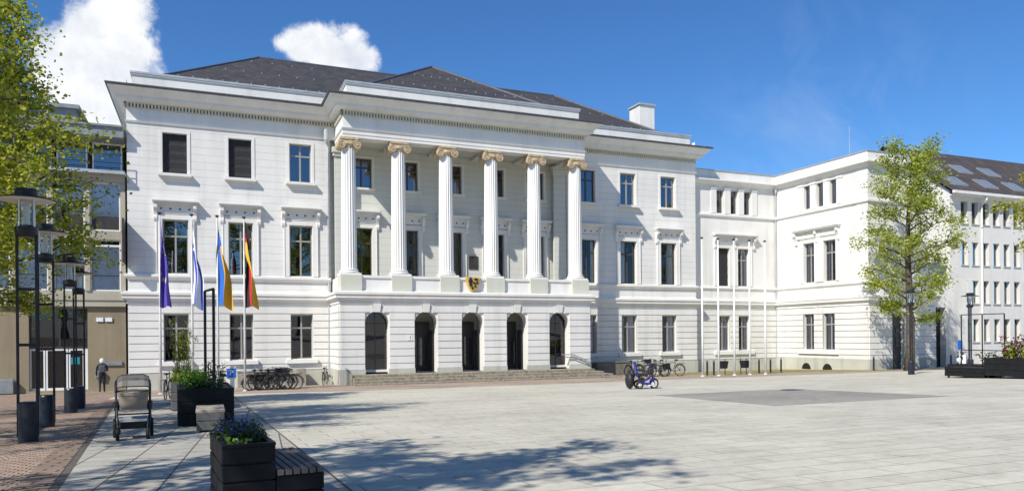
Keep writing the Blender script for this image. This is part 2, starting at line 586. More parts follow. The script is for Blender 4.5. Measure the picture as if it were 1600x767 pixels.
def courses(mb, F, s0, s1, zs, ops, d0=0.0, d1=0.085, gap=0.020):
    """rusticated courses proud of the wall, cut at the openings"""
    for za, zb in zip(zs, zs[1:]):
        a, b = za + gap, zb - gap
        cuts = []
        for o in ops:
            if o[2] < b and o[3] > a:
                lo, hi = o[0], o[1]
                if len(o) > 4 and o[4]:
                    r = (o[1] - o[0]) / 2
                    sp = o[3] - r
                    if a > sp - 0.05:
                        hw = math.sqrt(max(.04, r * r - max(0, a - sp) ** 2)) + .05
                        lo, hi = (o[0] + o[1]) / 2 - hw, (o[0] + o[1]) / 2 + hw
                    else:
                        lo, hi = o[0] - 0.03, o[1] + 0.03
                cuts.append((lo, hi))
        cuts.sort()
        x = s0
        for lo, hi in cuts + [(s1, s1)]:
            if lo - x > 0.05:
                F.box(mb, x, lo, d0 - 0.03, d1, a, b)
            x = max(x, hi)


def sweep(mb, path, prof, closed_prof=False):
    """sweep profile [(d,z)] along a plan path; d is outward (right hand side)"""
    P = [Vector((x, y)) for x, y in path]
    off = []
    for i, p in enumerate(P):
        ns = []
        if i > 0:
            q = (P[i] - P[i - 1]).normalized()
            ns.append(Vector((q.y, -q.x)))
        if i < len(P) - 1:
            q = (P[i + 1] - P[i]).normalized()
            ns.append(Vector((q.y, -q.x)))
        if len(ns) == 1:
            off.append(ns[0])
        else:
            m = (ns[0] + ns[1])
            m = m / max(m.length_squared, 1e-6) * 2
            off.append(m)
    rings = [[(P[i].x + off[i].x * d, P[i].y + off[i].y * d, z) for d, z in prof] for i in range(len(P))]
    mb.ring(rings, closed_prof, closed_prof)


# ------------------------------------------------------------------ ground
def sheet(name, pts, mat, lift=0.0, kind='structure', sub=1):
    mb = MB()
    mb.poly([(x, y, gz(y) + lift) for x, y in pts])
    return mb.build(name, mat, kind=kind)


mb = MB()
mb.quad((-400, -400, gz(-400)), (500, -400, gz(-400)), (500, 0, 0), (-400, 0, 0))
mb.quad((-400, 0, 0), (500, 0, 0), (500, 700, 0), (-400, 700, 0))
mb.build('ground', 'slab_plaza', kind='structure')
kerb = [(3.0, -45.0), (2.25, -34.15), (0.67, -11.93), (0.62, -10.9)]
sheet('cobbled_pavement', [(-40, -80), (5.0, -80)] + [(x - 0.42, y) for x, y in kerb] + [(0.0, -0.3), (-40, -0.3)], 'cobble', 0.004)
brd = [(x - 0.42, y) for x, y in kerb]
sheet('stone_border_strip', [(2.58, -45), (2.91, -45)] + [(x - 0.09, y) for x, y in kerb[1:]] + list(reversed([(x - 0.42, y) for x, y in kerb[1:]])), 'border', 0.008)
sheet('drain_channel', [(2.86, -45), (3.0, -45)] + kerb[1:] + list(reversed([(x - 0.08, y) for x, y in kerb[1:]])), 'gutterstone', 0.008)
sheet('slab_walkway', [kerb[0], (4.95, -45), (4.72, -23), (4.6, -10.4)] + list(reversed(kerb))[:-1], 'slab_walk', 0.004)
sheet('slab_edge_line', [(4.955, -45), (4.985, -45), (4.755, -23), (4.635, -10.4), (4.605, -10.4), (4.725, -23)], 'gutterstone', 0.006)
sheet('brick_paving', [(0.62, -10.9), (1.2, -9.6), (5.6, -9.9), (9.5, -11.2), (21, -11.6), (27, -11.3), (34, -11.6), (60, -11.6), (60, -0.2), (0.0, -0.2)], 'brick_pave', 0.004)
sheet('moss_strip', [(29.4, -5.4), (34.5, -6.6), (37.5, -6.9), (42.0, -9.8), (43.4, -9.8), (43.4, -7.85), (42.7, -7.85), (42.7, 0.4), (35.3, 0.4), (35.2, -0.05), (29.4, -0.05)], 'moss', 0.008)
sheet('dark_stone_square', [(15.75, -29.2), (21.5, -29.25), (21.95, -23.25), (16.4, -23.3)], 'slab_dark', 0.004)
mb = MB()
mb.cyl((21.2, -24.0, gz(-24) + 0.002), (21.2, -24.0, gz(-24) + 0.012), 0.36, 0.36, 24)
tag(mb.build('manhole_cover', 'iron'), 'round dark iron cover set in the dark stone square', 'manhole cover')

# ------------------------------------------------------------------ town hall
hall = thing('town_hall', 'white three storey neoclassical town hall with six column portico and slate hip roof', 'town hall')
F0 = Frame(0, 0, 1, 0)
W = 35.25
PX0, PX1, PY = 10.24, 25.22, -2.95          # arcade block
EX0, EX1, EY = 10.55, 25.15, -2.6           # entablature face
GL = [0.86] + [1.21 + 0.394 * k for k in range(9)]


def make_window(parent, F, s0, s1, z0, z1, glass='glass', frame='frame', sill=None, surround=None, hood=False,
                curtain=0, blind=False, back=-0.2, tr=0.70, dual=True, deep=0.62, hoodspan=None, trim='white_trim', label=None, fill='room'):
    """one window of a facade as a part; frame, panes, sill etc. are its sub-parts"""
    fr = MB()
    w = 0.06
    d0, d1 = back - 0.06, back
    F.box(fr, s0, s0 + w, d0, d1, z0, z1)
    F.box(fr, s1 - w, s1, d0, d1, z0, z1)
    F.box(fr, s0 + w, s1 - w, d0, d1, z0, z0 + w)
    F.box(fr, s0 + w, s1 - w, d0, d1, z1 - w, z1)
    zt = z0 + (z1 - z0) * tr
    m = (s0 + s1) / 2
    if dual:
        F.box(fr, m - 0.045, m + 0.045, d0, d1 + 0.01, z0 + w, z1 - w)
        if tr < 1:
            F.box(fr, s0 + w, m - 0.045, d0, d1 + 0.015, zt - 0.045, zt + 0.045)
            F.box(fr, m + 0.045, s1 - w, d0, d1 + 0.015, zt - 0.045, zt + 0.045)
    win = fr.build('window', frame, parent)
    if label:
        win['label'] = label
    if not blind:
        g = MB()
        g.quad(F.p(s0 + 0.02, back - 0.03, z0 + 0.02), F.p(s1 - 0.02, back - 0.03, z0 + 0.02), F.p(s1 - 0.02, back - 0.03, z1 - 0.02), F.p(s0 + 0.02, back - 0.03, z1 - 0.02))
        g.build('pane', glass, win)
    else:
        g = MB()
        n = 14
        for i in range(n):
            a = z0 + (z1 - z0) * i / n
            b = z0 + (z1 - z0) * (i + 1) / n
            k0 = back + 0.03 + 0.012 * math.sin(i * 2.1)
            k1 = back + 0.03 + 0.012 * math.sin((i + 1) * 2.1)
            g.quad(F.p(s0, k0, a), F.p(s1, k0, a), F.p(s1, k1, b), F.p(s0, k1, b))
        g.build('blind', 'blind', win)
    # dark room niche behind the glass
    r = MB()
    k = back - 0.07
    q = back - deep
    r.quad(F.p(s0 - .3, q, z0 - .1), F.p(s1 + .3, q, z0 - .1), F.p(s1 + .3, q, z1 + .1), F.p(s0 - .3, q, z1 + .1))
    r.quad(F.p(s0 - .3, q, z0 - .1), F.p(s0 - .3, q, z1 + .1), F.p(s0 - .3, k, z1 + .1), F.p(s0 - .3, k, z0 - .1))
    r.quad(F.p(s1 + .3, q, z0 - .1), F.p(s1 + .3, k, z0 - .1), F.p(s1 + .3, k, z1 + .1), F.p(s1 + .3, q, z1 + .1))
    r.quad(F.p(s0 - .3, q, z1 + .1), F.p(s1 + .3, q, z1 + .1), F.p(s1 + .3, k, z1 + .1), F.p(s0 - .3, k, z1 + .1))
    r.quad(F.p(s0 - .3, q, z0 - .1), F.p(s0 - .3, k, z0 - .1), F.p(s1 + .3, k, z0 - .1), F.p(s1 + .3, q, z0 - .1))
    r.build('room', fill, win)
    if curtain:
        c = MB()
        spans = {1: [(0.08, 0.30), (0.62, 0.95)], 2: [(0.55, 0.95)], 3: [(0.05, 0.95)], 4: [(0.05, 0.22), (0.80, 0.95)], 5: [(0.1, 0.4)]}[curtain]
        for a, b in spans:
            n = max(6, int((b - a) * 40))
            pts = []
            for i in range(n + 1):
                s = s0 + (s1 - s0) * (a + (b - a) * i / n)
                pts.append((s, back - 0.12 + 0.03 * math.sin(i * 1.9 + s)))
            for (sa, da), (sb, db) in zip(pts, pts[1:]):
                c.quad(F.p(sa, da, z0 + 0.02), F.p(sb, db, z0 + 0.02), F.p(sb, db, z1 - 0.02), F.p(sa, da, z1 - 0.02))
        c.build('curtain', 'curtain', win)
    if surround:
        sw, sz = surround               # width of side strips, top extension
        t = MB()
        pt = .06 if hood or sw > .2 else .028
        F.box(t, s0 - sw, s0 - 0.02, 0.0, pt, z0, z1 + sz)
        F.box(t, s1 + 0.02, s1 + sw, 0.0, pt, z0, z1 + sz)
        F.box(t, s0 - 0.02, s1 + 0.02, 0.0, pt, z1 + 0.02, z1 + sz)
        if pt > .05:
            F.box(t, s0 - sw - 0.03, s0 - sw, 0.0, 0.085, z0, z1 + sz + 0.03)
            F.box(t, s1 + sw, s1 + sw + 0.03, 0.0, 0.085, z0, z1 + sz + 0.03)
            F.box(t, s0 - sw, s1 + sw, 0.0, 0.085, z1 + sz, z1 + sz + 0.03)
        t.build('surround', trim, win)
    if sill:
        over, zt0, zt1, pr = sill
        t = MB()
        F.box(t, s0 - over, s1 + over, -0.05, pr + .03, zt0 + 0.03, zt1)
        F.box(t, s0 - over + 0.04, s1 + over - 0.04, -0.05, pr - 0.05, zt0, zt0 + 0.03)
        t.build('sill', trim, win)
    if hood:
        h = MB()
        a, b = hoodspan or (m - 1.1, m + 1.1)
        zb = z1 + 0.36
        F.box(h, a + 0.16, b - 0.16, 0.0, 0.09, zb, zb + 0.40)
        F.box(h, a + 0.10, b - 0.10, 0.0, 0.16, zb + 0.40, zb + 0.48)
        F.box(h, a + 0.03, b - 0.03, 0.0, 0.34, zb + 0.48, zb + 0.56)
        F.box(h, a, b, 0.0, 0.39, zb + 0.56, zb + 0.64)
        cons = [a + 0.16, b - 0.16]
        if b - a > 3:
            cons.append((a + b) / 2)
        for cx in cons:                # scrolled consoles
            prof = [(0.0, zb - 0.42), (0.10, zb - 0.40), (0.13, zb - 0.28), (0.10, zb - 0.12), (0.16, zb + 0.06), (0.28, zb + 0.22), (0.29, zb + 0.40), (0.0, zb + 0.40)]
            L = [F.p(cx - 0.085, d, z) for d, z in prof]
            Rr = [F.p(cx + 0.085, d, z) for d, z in prof]
            h.ring([L, Rr], True, True)
        h.build('hood', trim, win)
        st = MB()
        nd = 4 if b - a < 3 else 8
        for i in range(nd):
            cx = a + 0.42 + (b - a - 0.84) * i / (nd - 1)
            st.cyl(F.p(cx, 0.088, zb + 0.2), F.p(cx, 0.125, zb + 0.2), 0.055, 0.03, 8)
        st.build('stud', 'frame_dark', win)
    return win


# openings of the two wings
wl = [2.25, 5.47, 8.63]
wr = [26.72, 29.80, 32.98]
ops0, ops1, ops2 = [], [], []
for c in wl + wr:
    ops0.append((c - .6, c + .6, 1.46, 3.92))
    ops1.append((c - .61, c + .61, 6.05, 8.87))
    ops2.append((c - .58, c + .58, 11.30, 13.40))
wb = MB()
for a, b in ((0, PX0), (PX1, W)):
    sel = lambda ops: [o for o in ops if a < o[0] < b]
    wall(wb, F0, a, b, -0.4, 4.42, sel(ops0), -0.0, 0.30)
    courses(wb, F0, a + 0.0, b, GL, sel(ops0))
# sides and back of the main block
wb.quad((0, 16, -0.4), (0, 0, -0.4), (0, 0, 16), (0, 16, 16))
wb.quad((W, 0, -0.4), (W, 16, -0.4), (W, 16, 16), (W, 0, 16))
wb.quad((W, 16, -0.4), (0, 16, -0.4), (0, 16, 16), (W, 16, 16))
wb.build('ground_floor_wall', 'white', hall)
for a, b in ((0, PX0), (PX1, W)):
    wu = MB()
    sel = [o for o in ops1 + ops2 if a < o[0] < b]
    wall(wu, F0, a, b, 4.42, 13.83, sel, 0.0, 0.30)
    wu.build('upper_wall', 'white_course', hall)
# porch back wall behind the columns
FP = Frame(0, 0.30, 1, 0)
pw = MB()
pc = [17.62 + 2.76 * k for k in range(-2, 3)]
pops = [(c - .58, c + .58, 6.1, 8.95) for c in pc] + [(c - .58, c + .58, 11.30, 13.0) for c in pc]
wall(pw, FP, PX0, PX1, 4.9, 13.83, pops, 0.0, 0.28)
pw.quad((PX0, 0, 4.9), (PX0, .3, 4.9), (PX0, .3, 13.83), (PX0, 0, 13.83))
pw.quad((PX1, .3, 4.9), (PX1, 0, 4.9), (PX1, 0, 13.83), (PX1, .3, 13.83))
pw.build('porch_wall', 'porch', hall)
for c in (10.9, 24.66):
    pil = MB()
    F0.box(pil, c - .42, c + .42, 0.0, 0.16, 5.1, 12.9)
    F0.box(pil, c - .5, c + .5, 0.0, 0.24, 12.9, 13.1)
    F0.box(pil, c - .56, c + .56, 0.0, 0.32, 13.1, 13.38)
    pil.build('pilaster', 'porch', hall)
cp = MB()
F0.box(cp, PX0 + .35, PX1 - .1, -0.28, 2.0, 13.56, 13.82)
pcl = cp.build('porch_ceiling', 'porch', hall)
for c in [10.87 + 2.755 * k for k in range(6)]:
    cp = MB()
    F0.box(cp, c - .3, c + .3, -0.28, 1.9, 13.38, 13.56)
    cp.build('beam', 'porch', pcl)

# plinth band
for a, b in ((0, PX0), (PX1, W)):
    pl = MB()
    F0.box(pl, a - (0.05 if a == 0 else 0), b + (0.05 if b == W else 0), -0.02, 0.10, -0.4, 0.84)
    pl.build('plinth', 'plinth', hall)

# belt course and sill course round wings and arcade
path_low = [(0, 12), (0, 0), (PX0, 0), (PX0, PY), (PX1, PY), (PX1, 0), (W, 0), (W, 0.5)]
bl = MB()
sweep(bl, path_low, [(0.0, 4.44), (0.06, 4.46), (0.06, 4.60), (0.13, 4.70), (0.24, 4.74), (0.24, 4.86), (0.30, 4.93), (0.30, 5.06), (0.0, 5.12)])
bl.build('belt_course', 'white_trim', hall)
for pth in ([(0, 12), (0, 0), (PX0, 0)], [(PX1, 0), (W, 0), (W, 0.5)]):
    sl = MB()
    sweep(sl, pth, [(0.0, 5.70), (0.07, 5.76), (0.16, 5.86), (0.16, 5.98), (0.0, 6.02)])
    sl.build('sill_course', 'white_trim', hall)

# entablature: frieze, architrave, dentils, cornice, attic
path_up = [(0, 14), (0, 0), (EX0, 0), (EX0, EY), (EX1, EY), (EX1, 0), (W, 0), (W, 14)]
fz = MB()
sweep(fz, path_up, [(0.0, 13.78), (0.06, 13.80), (0.09, 13.88), (0.02, 13.90), (0.02, 14.52)])
fz.build('frieze', 'white_trim', hall)
ar = MB()
sweep(ar, [(EX0, 0.2), (EX0, EY), (EX1, EY), (EX1, 0.2)], [(-0.75, 13.80), (-0.75, 13.39), (0.0, 13.39), (0.0, 13.55), (0.025, 13.56), (0.025, 13.74), (0.07, 13.79)])
ar.build('architrave', 'white_trim', hall)
dn = MB()
sweep(dn, path_up, [(0.025, 14.50), (0.03, 14.50), (0.03, 14.80)])
dn.build('dentil_backing', 'shadowgap', hall)
dt = MB()


def dentils(F, a, b):
    n = int((b - a) / 0.16)
    st = (b - a) / n
    for i in range(n):
        s = a + st * (i + .5)
        F.box(dt, s - .045, s + .045, 0.02, 0.12, 14.56, 14.75)
    F.box(dt, a, b, 0.02, 0.14, 14.752, 14.80)
    F.box(dt, a, b, 0.02, 0.10, 14.50, 14.555)


dentils(F0, -0.02, EX0 - .1)
dentils(F0, EX1 + .1, W + .02)
dentils(Frame(0, EY, 1, 0), EX0 - .02, EX1 + .02)
dentils(Frame(EX0, -0.12, 0, -1), 0.0, 2.38)
dentils(Frame(0, 8, 0, -1), 0.0, 7.9)
dt.build('dentil_band', 'dentil', hall)
co = MB()
sweep(co, path_up, [(0.12, 14.80), (0.22, 14.86), (0.40, 14.90), (0.42, 14.94), (0.42, 15.06), (0.45, 15.07), (0.52, 15.12), (0.66, 15.24), (0.74, 15.36), (0.80, 15.38), (0.80, 15.42)])
co.build('cornice', 'white_trim', hall)
gu = MB()
sweep(gu, path_up, [(0.80, 15.41), (0.86, 15.42), (0.90, 15.47), (0.90, 15.52), (0.84, 15.53), (-0.4, 15.62)])
gu.build('gutter', 'gutter', hall)
at = MB()
sweep(at, path_up, [(-0.24, 15.56), (-0.24, 16.32), (-0.18, 16.33), (-0.18, 16.40)])
at.build('attic', 'white', hall)
cpg = MB()
sweep(cpg, path_up, [(-0.18, 16.40), (-0.15, 16.40), (-0.15, 16.50), (-0.85, 16.52), (-0.85, 16.2)])
cpg.build('coping', 'zinc', hall)

# roof
rf = MB()
e0, e1, e2, e3, ze = 0.75, W - 0.75, 0.75, 15.3, 16.3
r0, r1, rz_ = (7.0, 8.0, 20.8), (28.3, 8.0, 20.8), 20.8
rf.quad((e0, e2, ze), (e1, e2, ze), r1, r0)
rf.poly([(e0, e3, ze), (e0, e2, ze), r0])
rf.poly([(e1, e2, ze), (e1, e3, ze), r1])
rf.quad((e1, e3, ze), (e0, e3, ze), r0, r1)
ap = (17.85, 5.3, 20.72)
bk = (17.85, 8.4, 20.72)
a0, a1, ay = EX0 + 0.75, EX1 - 0.75, EY + 0.75
rf.poly([(a0, ay, ze), (a1, ay, ze), ap])
rf.quad((a0, 8.4, ze), (a0, ay, ze), ap, bk)
rf.quad((a1, ay, ze), (a1, 8.4, ze), bk, ap)
roof = rf.build('roof', 'slate', hall)
rc = MB()
for a, b in (((e0, e2, ze), r0), (r0, r1), (r1, (e1, e2, ze)), ((a0, ay, ze), ap), (ap, (a1, ay, ze)), (ap, bk)):
    rc.tube([Vector(a) + Vector((0, 0, .02)), Vector(b) + Vector((0, 0, .02))], 0.07, 6)
rc.build('ridge_capping', 'gutter', roof)
sg = MB()
for t, n in ((0.18, 40), (0.5, 26), (0.84, 18)):
    za = ze + (20.8 - ze) * t
    ya = e2 + (8 - e2) * t
    xa, xb = e0 + (7.0 - e0) * t + .5, e1 + (28.3 - e1) * t - .5
    for i in range(n):
        x = xa + (xb - xa) * (i + .5 * (1 if t == 0.5 else 0)) / n
        if 11 < x < 24.6 and t < 0.95:
            continue
        sg.box(x - .022, x + .022, ya - .04, ya, za + .0, za + .07)
for t, n in ((0.3, 14), (0.62, 9)):
    za = ze + (20.72 - ze) * t
    ya = ay + (5.3 - ay) * t
    xa, xb = a0 + (17.85 - a0) * t, a1 + (17.85 - a1) * t
    for i in range(1, n):
        x = xa + (xb - xa) * i / n
        sg.box(x - .022, x + .022, ya - .04, ya, za, za + .07)
sg.build('snow_guard', 'zinc', roof)
ch = MB()
ch.box(32.95, 34.2, 3.4, 4.8, 16.4, 19.35)
chm = ch.build('chimney', 'white', roof)
cc = MB()
cc.box(32.86, 34.29, 3.31, 4.89, 19.35, 19.47)
cc.build('chimney_cap', 'zinc', chm)

# arcade block with five arches
FA = Frame(0, PY, 1, 0)
ac = [17.69 + 2.735 * k for k in range(-2, 3)]
aops = [(c - .645, c + .645, 0.66, 4.03, True) for c in ac]
aw = MB()
wall(aw, FA, PX0, PX1, -0.4, 4.46, aops, 0.0, 0.62)
courses(aw, FA, PX0, PX1, GL, aops, 0, 0.08)
FAL = Frame(PX0, 0, 0, -1)
FAR = Frame(PX1, PY, 0, 1)
for FF in (FAL, FAR):
    wall(aw, FF, 0, -PY, -0.4, 5.1, [], 0.0)
    courses(aw, FF, 0.0, -PY, GL, [], 0, 0.08)
# voussoir joints: wedge stones fanning round each arch head
for c in ac:
    sp = 4.03 - .645
    for i, a in enumerate((66, 114)):
        t0, t1 = R(a - 9.5), R(a + 9.5)
        ri, ro = 0.66, 1.06
        pts = [(c - ri * math.cos(t0), sp + ri * math.sin(t0)), (c - ro * math.cos(t0), sp + ro * math.sin(t0)), (c - ro * math.cos(t1), sp + ro * math.sin(t1)), (c - ri * math.cos(t1), sp + ri * math.sin(t1))]
        pts = [(x, min(z, 4.42)) for x, z in pts]
        aw.hexa([FA.p(x, 0.085, z) for x, z in pts] + [FA.p(x, -0.02, z) for x, z in pts])
aw.build('arcade_wall', 'white', hall)
for c in ac:
    ks = MB()
    ks.hexa([FA.p(c - .15, .14, 3.99), FA.p(c + .15, .14, 3.99), FA.p(c + .15, -.05, 3.99), FA.p(c - .15, -.05, 3.99),
             FA.p(c - .21, .17, 4.45), FA.p(c + .21, .17, 4.45), FA.p(c + .21, -.05, 4.45), FA.p(c - .21, -.05, 4.45)])
    ks.build('keystone', 'white_trim', hall)
segs = [PX0 - .05] + [q for c in ac for q in (c - .645, c + .645)] + [PX1 + .05]
for a, b in zip(segs[::2], segs[1::2]):
    ap_ = MB()
    FA.box(ap_, a, b, -0.02, 0.10, -0.4, 0.93)
    if a < PX0:
        FAL.box(ap_, 0, -PY - .08, -0.02, 0.10, -0.4, 0.93)
    if b > PX1:
        FAR.box(ap_, .08, -PY, -0.02, 0.10, -0.4, 0.93)
    ap_.build('arcade_plinth', 'plinth', hall)
tr = MB()
tr.box(PX0, PX1, PY, .3, 4.92, 5.1)
tr.build('terrace_floor', 'white_trim', hall)
# vestibule behind the arches
ve = MB()
FV = Frame(0, -0.9, 1, 0)
ve.quad(FV.p(PX0 + .2, 0, .6), FV.p(PX1 - .2, 0, .6), FV.p(PX1 - .2, 0, 4.9), FV.p(PX0 + .2, 0, 4.9))
for c in ac:
    for s in (-1.15, 1.15):
        FV.box(ve, c + s - .2, c + s + .2, 0, 1.42, .6, 4.9)
ve.quad((PX0, PY, .66), (PX1, PY, .66), (PX1, -.9, .66), (PX0, -.9, .66))
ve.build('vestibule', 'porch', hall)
for i, c in enumerate(ac):
    dk = MB()
    if i in (0, 4):
        FV = Frame(0, PY + .55, 1, 0)
        for s in (-.62, -.02, .58):
            FV.box(dk, c + s, c + s + .045, 0, 0.05, .86, 4.0)
        FV.box(dk, c - .62, c + .62, 0, .05, 3.36, 3.42)
        o = dk.build('arched_window', 'frame_dark', hall)
        g = MB()
        g.quad(FV.p(c - .66, .02, .86), FV.p(c + .66, .02, .86), FV.p(c + .66, .02, 4.05), FV.p(c - .66, .02, 4.05))
        g.build('pane', 'glass', o)
        g = MB()
        FV.box(g, c - .644, c + .644, -.1, .22, .74, .86)
        g.build('sill', 'white_trim', o)
        g = MB()
        FV.box(g, c - .644, c + .644, -.1, .1, .6, .74)
        g.quad(FV.p(c - .9, -.5, .6), FV.p(c + .9, -.5, .6), FV.p(c + .9, -.5, 4.3), FV.p(c - .9, -.5, 4.3))
        g.build('room', 'room', o)
    else:
        FV = Frame(0, -1.0, 1, 0)
        FV.box(dk, c - .72, c + .72, 0, .12, .662, 3.5)
        for s in (-.66, .02):
            FV.box(dk, c + s, c + s + .64, .12, .17, .8, 2.7)
            FV.box(dk, c + s, c + s + .64, .12, .17, 2.8, 3.4)
        o = dk.build('entrance_door', 'frame_dark', hall)
        g = MB()
        for s in (-.58, .10):
            g.quad(FV.p(c + s, .175, 1.0), FV.p(c + s + .48, .175, 1.0), FV.p(c + s + .48, .175, 2.6), FV.p(c + s, .175, 2.6))
        g.build('pane', 'glass', o)
        g = MB()
        g.tube([FV.p(c - .1, .18, 1.5), FV.p(c - .1, .25, 1.52), FV.p(c - .1, .25, 2.1), FV.p(c - .1, .18, 2.12)], .018, 6)
        g.build('handle', 'steel', o)
        # open leaf folded against the right reveal
        g = MB()
        g.box(c + .56, c + .62, PY + .7, PY + 1.3, .68, 3.0)
        g.build('door_leaf', 'frame_dark', hall)

# steps
stp = MB()
for i in range(4):
    z1 = 0.66 - 0.135 * i
    fr_ = PY - 1.0 - 0.36 * i
    stp.box(10.75 - .05 * i, 25.0 + 0.42 * i, fr_, PY + .02 if i == 0 else fr_ + .37, -0.3, z1)
    if i:
        stp.box(25.0 + .42 * (i - 1), 25.0 + .42 * i, fr_ + .37, PY + .6, -0.3, z1)
stp.build('steps', 'stone_step', hall, bevel=0.015)
hr = MB()
for dx in (0,):
    hr.tube([(23.2, PY - .17, 1.50), (24.0, PY - .17, 1.50), (25.2, PY - .17, 1.02)], .03, 8)
    hr.tube([(23.4, PY - .17, 1.34), (24.0, PY - .17, 1.34), (25.2, PY - .17, .86)], .03, 8)
    for x, z in ((23.3, 1.5), (23.9, 1.5), (24.8, 1.18)):
        hr.cyl((x, PY + .02, z - .02), (x, PY - .17, z), .015, .015, 6)
hr.build('handrail', 'steel', hall)

# balustrade, pedestals and columns
FB_ = Frame(0, PY + .18, 1, 0)
cx_ = [10.88 + 2.755 * k for k in range(6)]
FPd = Frame(0, PY + .02, 1, 0)
for k, c in enumerate(cx_):
    pd = MB()
    FPd.box(pd, c - .56, c + .56, -1.1, 0.0, 5.1, 5.98)
    pd.build('pedestal', 'pedestal', hall)
    if k < 5:
        bal = MB()
        a, b = c + .56, cx_[k + 1] - .56
        FB_.box(bal, a, b, -.35, 0.0, 5.1, 5.84)
        FB_.box(bal, a, b, -.38, 0.06, 5.84, 5.98)
        FB_.box(bal, a, b, -.3, .05, 5.1, 5.2)
        bal.build('balustrade', 'white_trim', hall)
for x0_ in (cx_[0] - .54, cx_[5] + .26):
    bal = MB()
    bal.box(x0_, x0_ + .28, PY + 1.12, 0.0, 5.1, 5.9)
    bal.build('balustrade', 'white_trim', hall)
cym = -2.24
for c in cx_:
    cm = MB()
    prof = []
    zb, zt = 6.30, 12.86
    for i in range(15):
        t = i / 14
        prof.append((0.425 - 0.055 * t ** 1.6, zb + (zt - zb) * t))
    cm.lathe(prof, c, cym, 0, 100, 20, 0.10)
    col = cm.build('column', 'white_trim', hall)
    b = MB()
    b.lathe([(.47, 6.09), (.54, 6.12), (.55, 6.16), (.52, 6.2), (.46, 6.22), (.46, 6.25), (.49, 6.27), (.49, 6.30), (.44, 6.33)], c, cym, 0, 32)
    b.box(c - .56, c + .56, cym - .56, cym + .56, 5.982, 6.09)
    b.build('column_base', 'white_trim', col, smooth=False)
    k = MB()
    k.box(c - .50, c + .50, cym - .44, cym + .44, 13.27, 13.386)
    k.box(c - .55, c + .55, cym - .40, cym + .40, 13.14, 13.27)
    k.lathe([(.37, 12.84), (.39, 12.92), (.47, 13.02), (.47, 13.15)], c, cym, 0, 28)
    for sx in (-1, 1):
        vx, vz = c + sx * .43, 12.98
        pts = []
        rr = []
        for i, (yy, rad) in enumerate(((-.42, .215), (-.36, .225), (-.2, .17), (0, .145), (.2, .17), (.36, .225), (.42, .215))):
            pts.append((vx, cym + yy, vz))
            rr.append(rad)
        k.tube(pts, rr, 20)
        sp_ = []
        for i in range(34):
            t = i / 33
            a = PI / 2 - sx * t * 4.6 * PI / 1.0 * -1
            rad = .195 * (1 - t) + .03
            sp_.append((vx + rad * math.cos(a), cym - .43, vz + rad * math.sin(a)))
        k.tube(sp_, .026, 6)
        k.cyl((vx, cym - .42, vz), (vx, cym - .47, vz), .05, .03, 10)
    k.build('capital', 'sandstone', col)

# windows
for i, c in enumerate(wl + wr):
    left = i < 3
    make_window(hall, F0, c - .6, c + .6, 1.46, 3.92, 'glass', 'frame', sill=(.24, 1.20, 1.44, .20), curtain=[0, 0, 0, 1, 1, 2][i])
    make_window(hall, F0, c - .61, c + .61, 6.05, 8.87, 'glass_blue' if left else 'glass', 'frame_dark' if not left else 'frame',
                surround=(.27, .30), hood=True, curtain=[0, 0, 0, 4, 5, 2][i])
    make_window(hall, F0, c - .58, c + .58, 11.30, 13.40, 'glass_blue', 'frame' if i != 3 else 'frame_dark', surround=(.16, .14), sill=(.22, 11.10, 11.27, .22), blind=i < 2,
                label='window with its black blind closed' if i < 2 else None)
for i, c in enumerate(pc):
    make_window(hall, FP, c - .58, c + .58, 6.1, 8.95, 'glass_blue' if i == 0 else 'glass', 'frame_dark', surround=(.24, .26), hood=True, hoodspan=(c - 1.05, c + 1.05), trim='white_trim')
    make_window(hall, FP, c - .58, c + .58, 11.30, 13.0, 'glass_blue', 'frame_dark', surround=(.16, .12), sill=(.2, 11.14, 11.28, .12), trim='white_trim')
# downpipes
for x in (10.12,):
    dp = MB()
    dp.tube([(x, -.10, 14.3), (x, -.10, 13.6), (x, -.10, 5.2)], .055, 8)
    dq = MB()
    dq.tube([(x, -.10, 4.4), (x, -.10, 0.05)], .055, 8)
    dq.build('downpipe', 'zinc', hall)
    dp.lathe([(.06, 13.55), (.13, 13.75), (.14, 14.3), (.1, 14.34)], x - .1, -.2, 0, 12)
    dp.build('downpipe', 'zinc', hall)

# shield, plaque, number
def shield_pts(w, h):
    pts = []
    for i in range(13):
        t = i / 12
        pts.append((-w * (1 - .12 * math.sin(PI * t)) * math.cos(t * PI / 2) ** .55 if t < 1 else 0, -h * t ** .9))
    left = [(-w, .0)] + pts[1:]
    right = [(-x, z) for x, z in reversed(left[:-1])]
    return left + right


sh = thing('coat_of_arms', 'gilded shield with black crosses on the portico balustrade', 'coat of arms', (17.76, PY + .06, 6.0))
q = MB()
pp = shield_pts(.46, .84)
q.ring([[(x, 0.14, z) for x, z in pp], [(x, -0.02, z) for x, z in pp], [(x * .86, -0.09, z * .88 - .04) for x, z in pp]], True, True)
q.build('shield', 'gold', sh)
q = MB()


def cross(x, z, s):
    q.box(x - s * .3, x + s * .3, -.14, -.085, z - s, z + s)
    q.box(x - s, x + s, -.138, -.085, z - s * .3, z + s * .3)


q.box(-.25, -.11, -.15, -.085, -.52, -.12)
q.sphere((-.18, -.11, -.07), .07, 8, 6)
q.box(-.29, -.07, -.148, -.085, -.30, -.18)
for x, z in ((.10, -.12), (.20, -.14), (.06, -.34), (.22, -.34), (.10, -.52), (-.06, -.64)):
    cross(x, z, .075)
q.build('charge', 'black', sh)
q = MB()
FP.box(q, 18.62, 19.22, 0.0, 0.05, 6.75, 7.55)
tag(q.build('wall_plaque', 'spandrel'), 'small dark plaque on the porch wall between two columns', 'plaque')


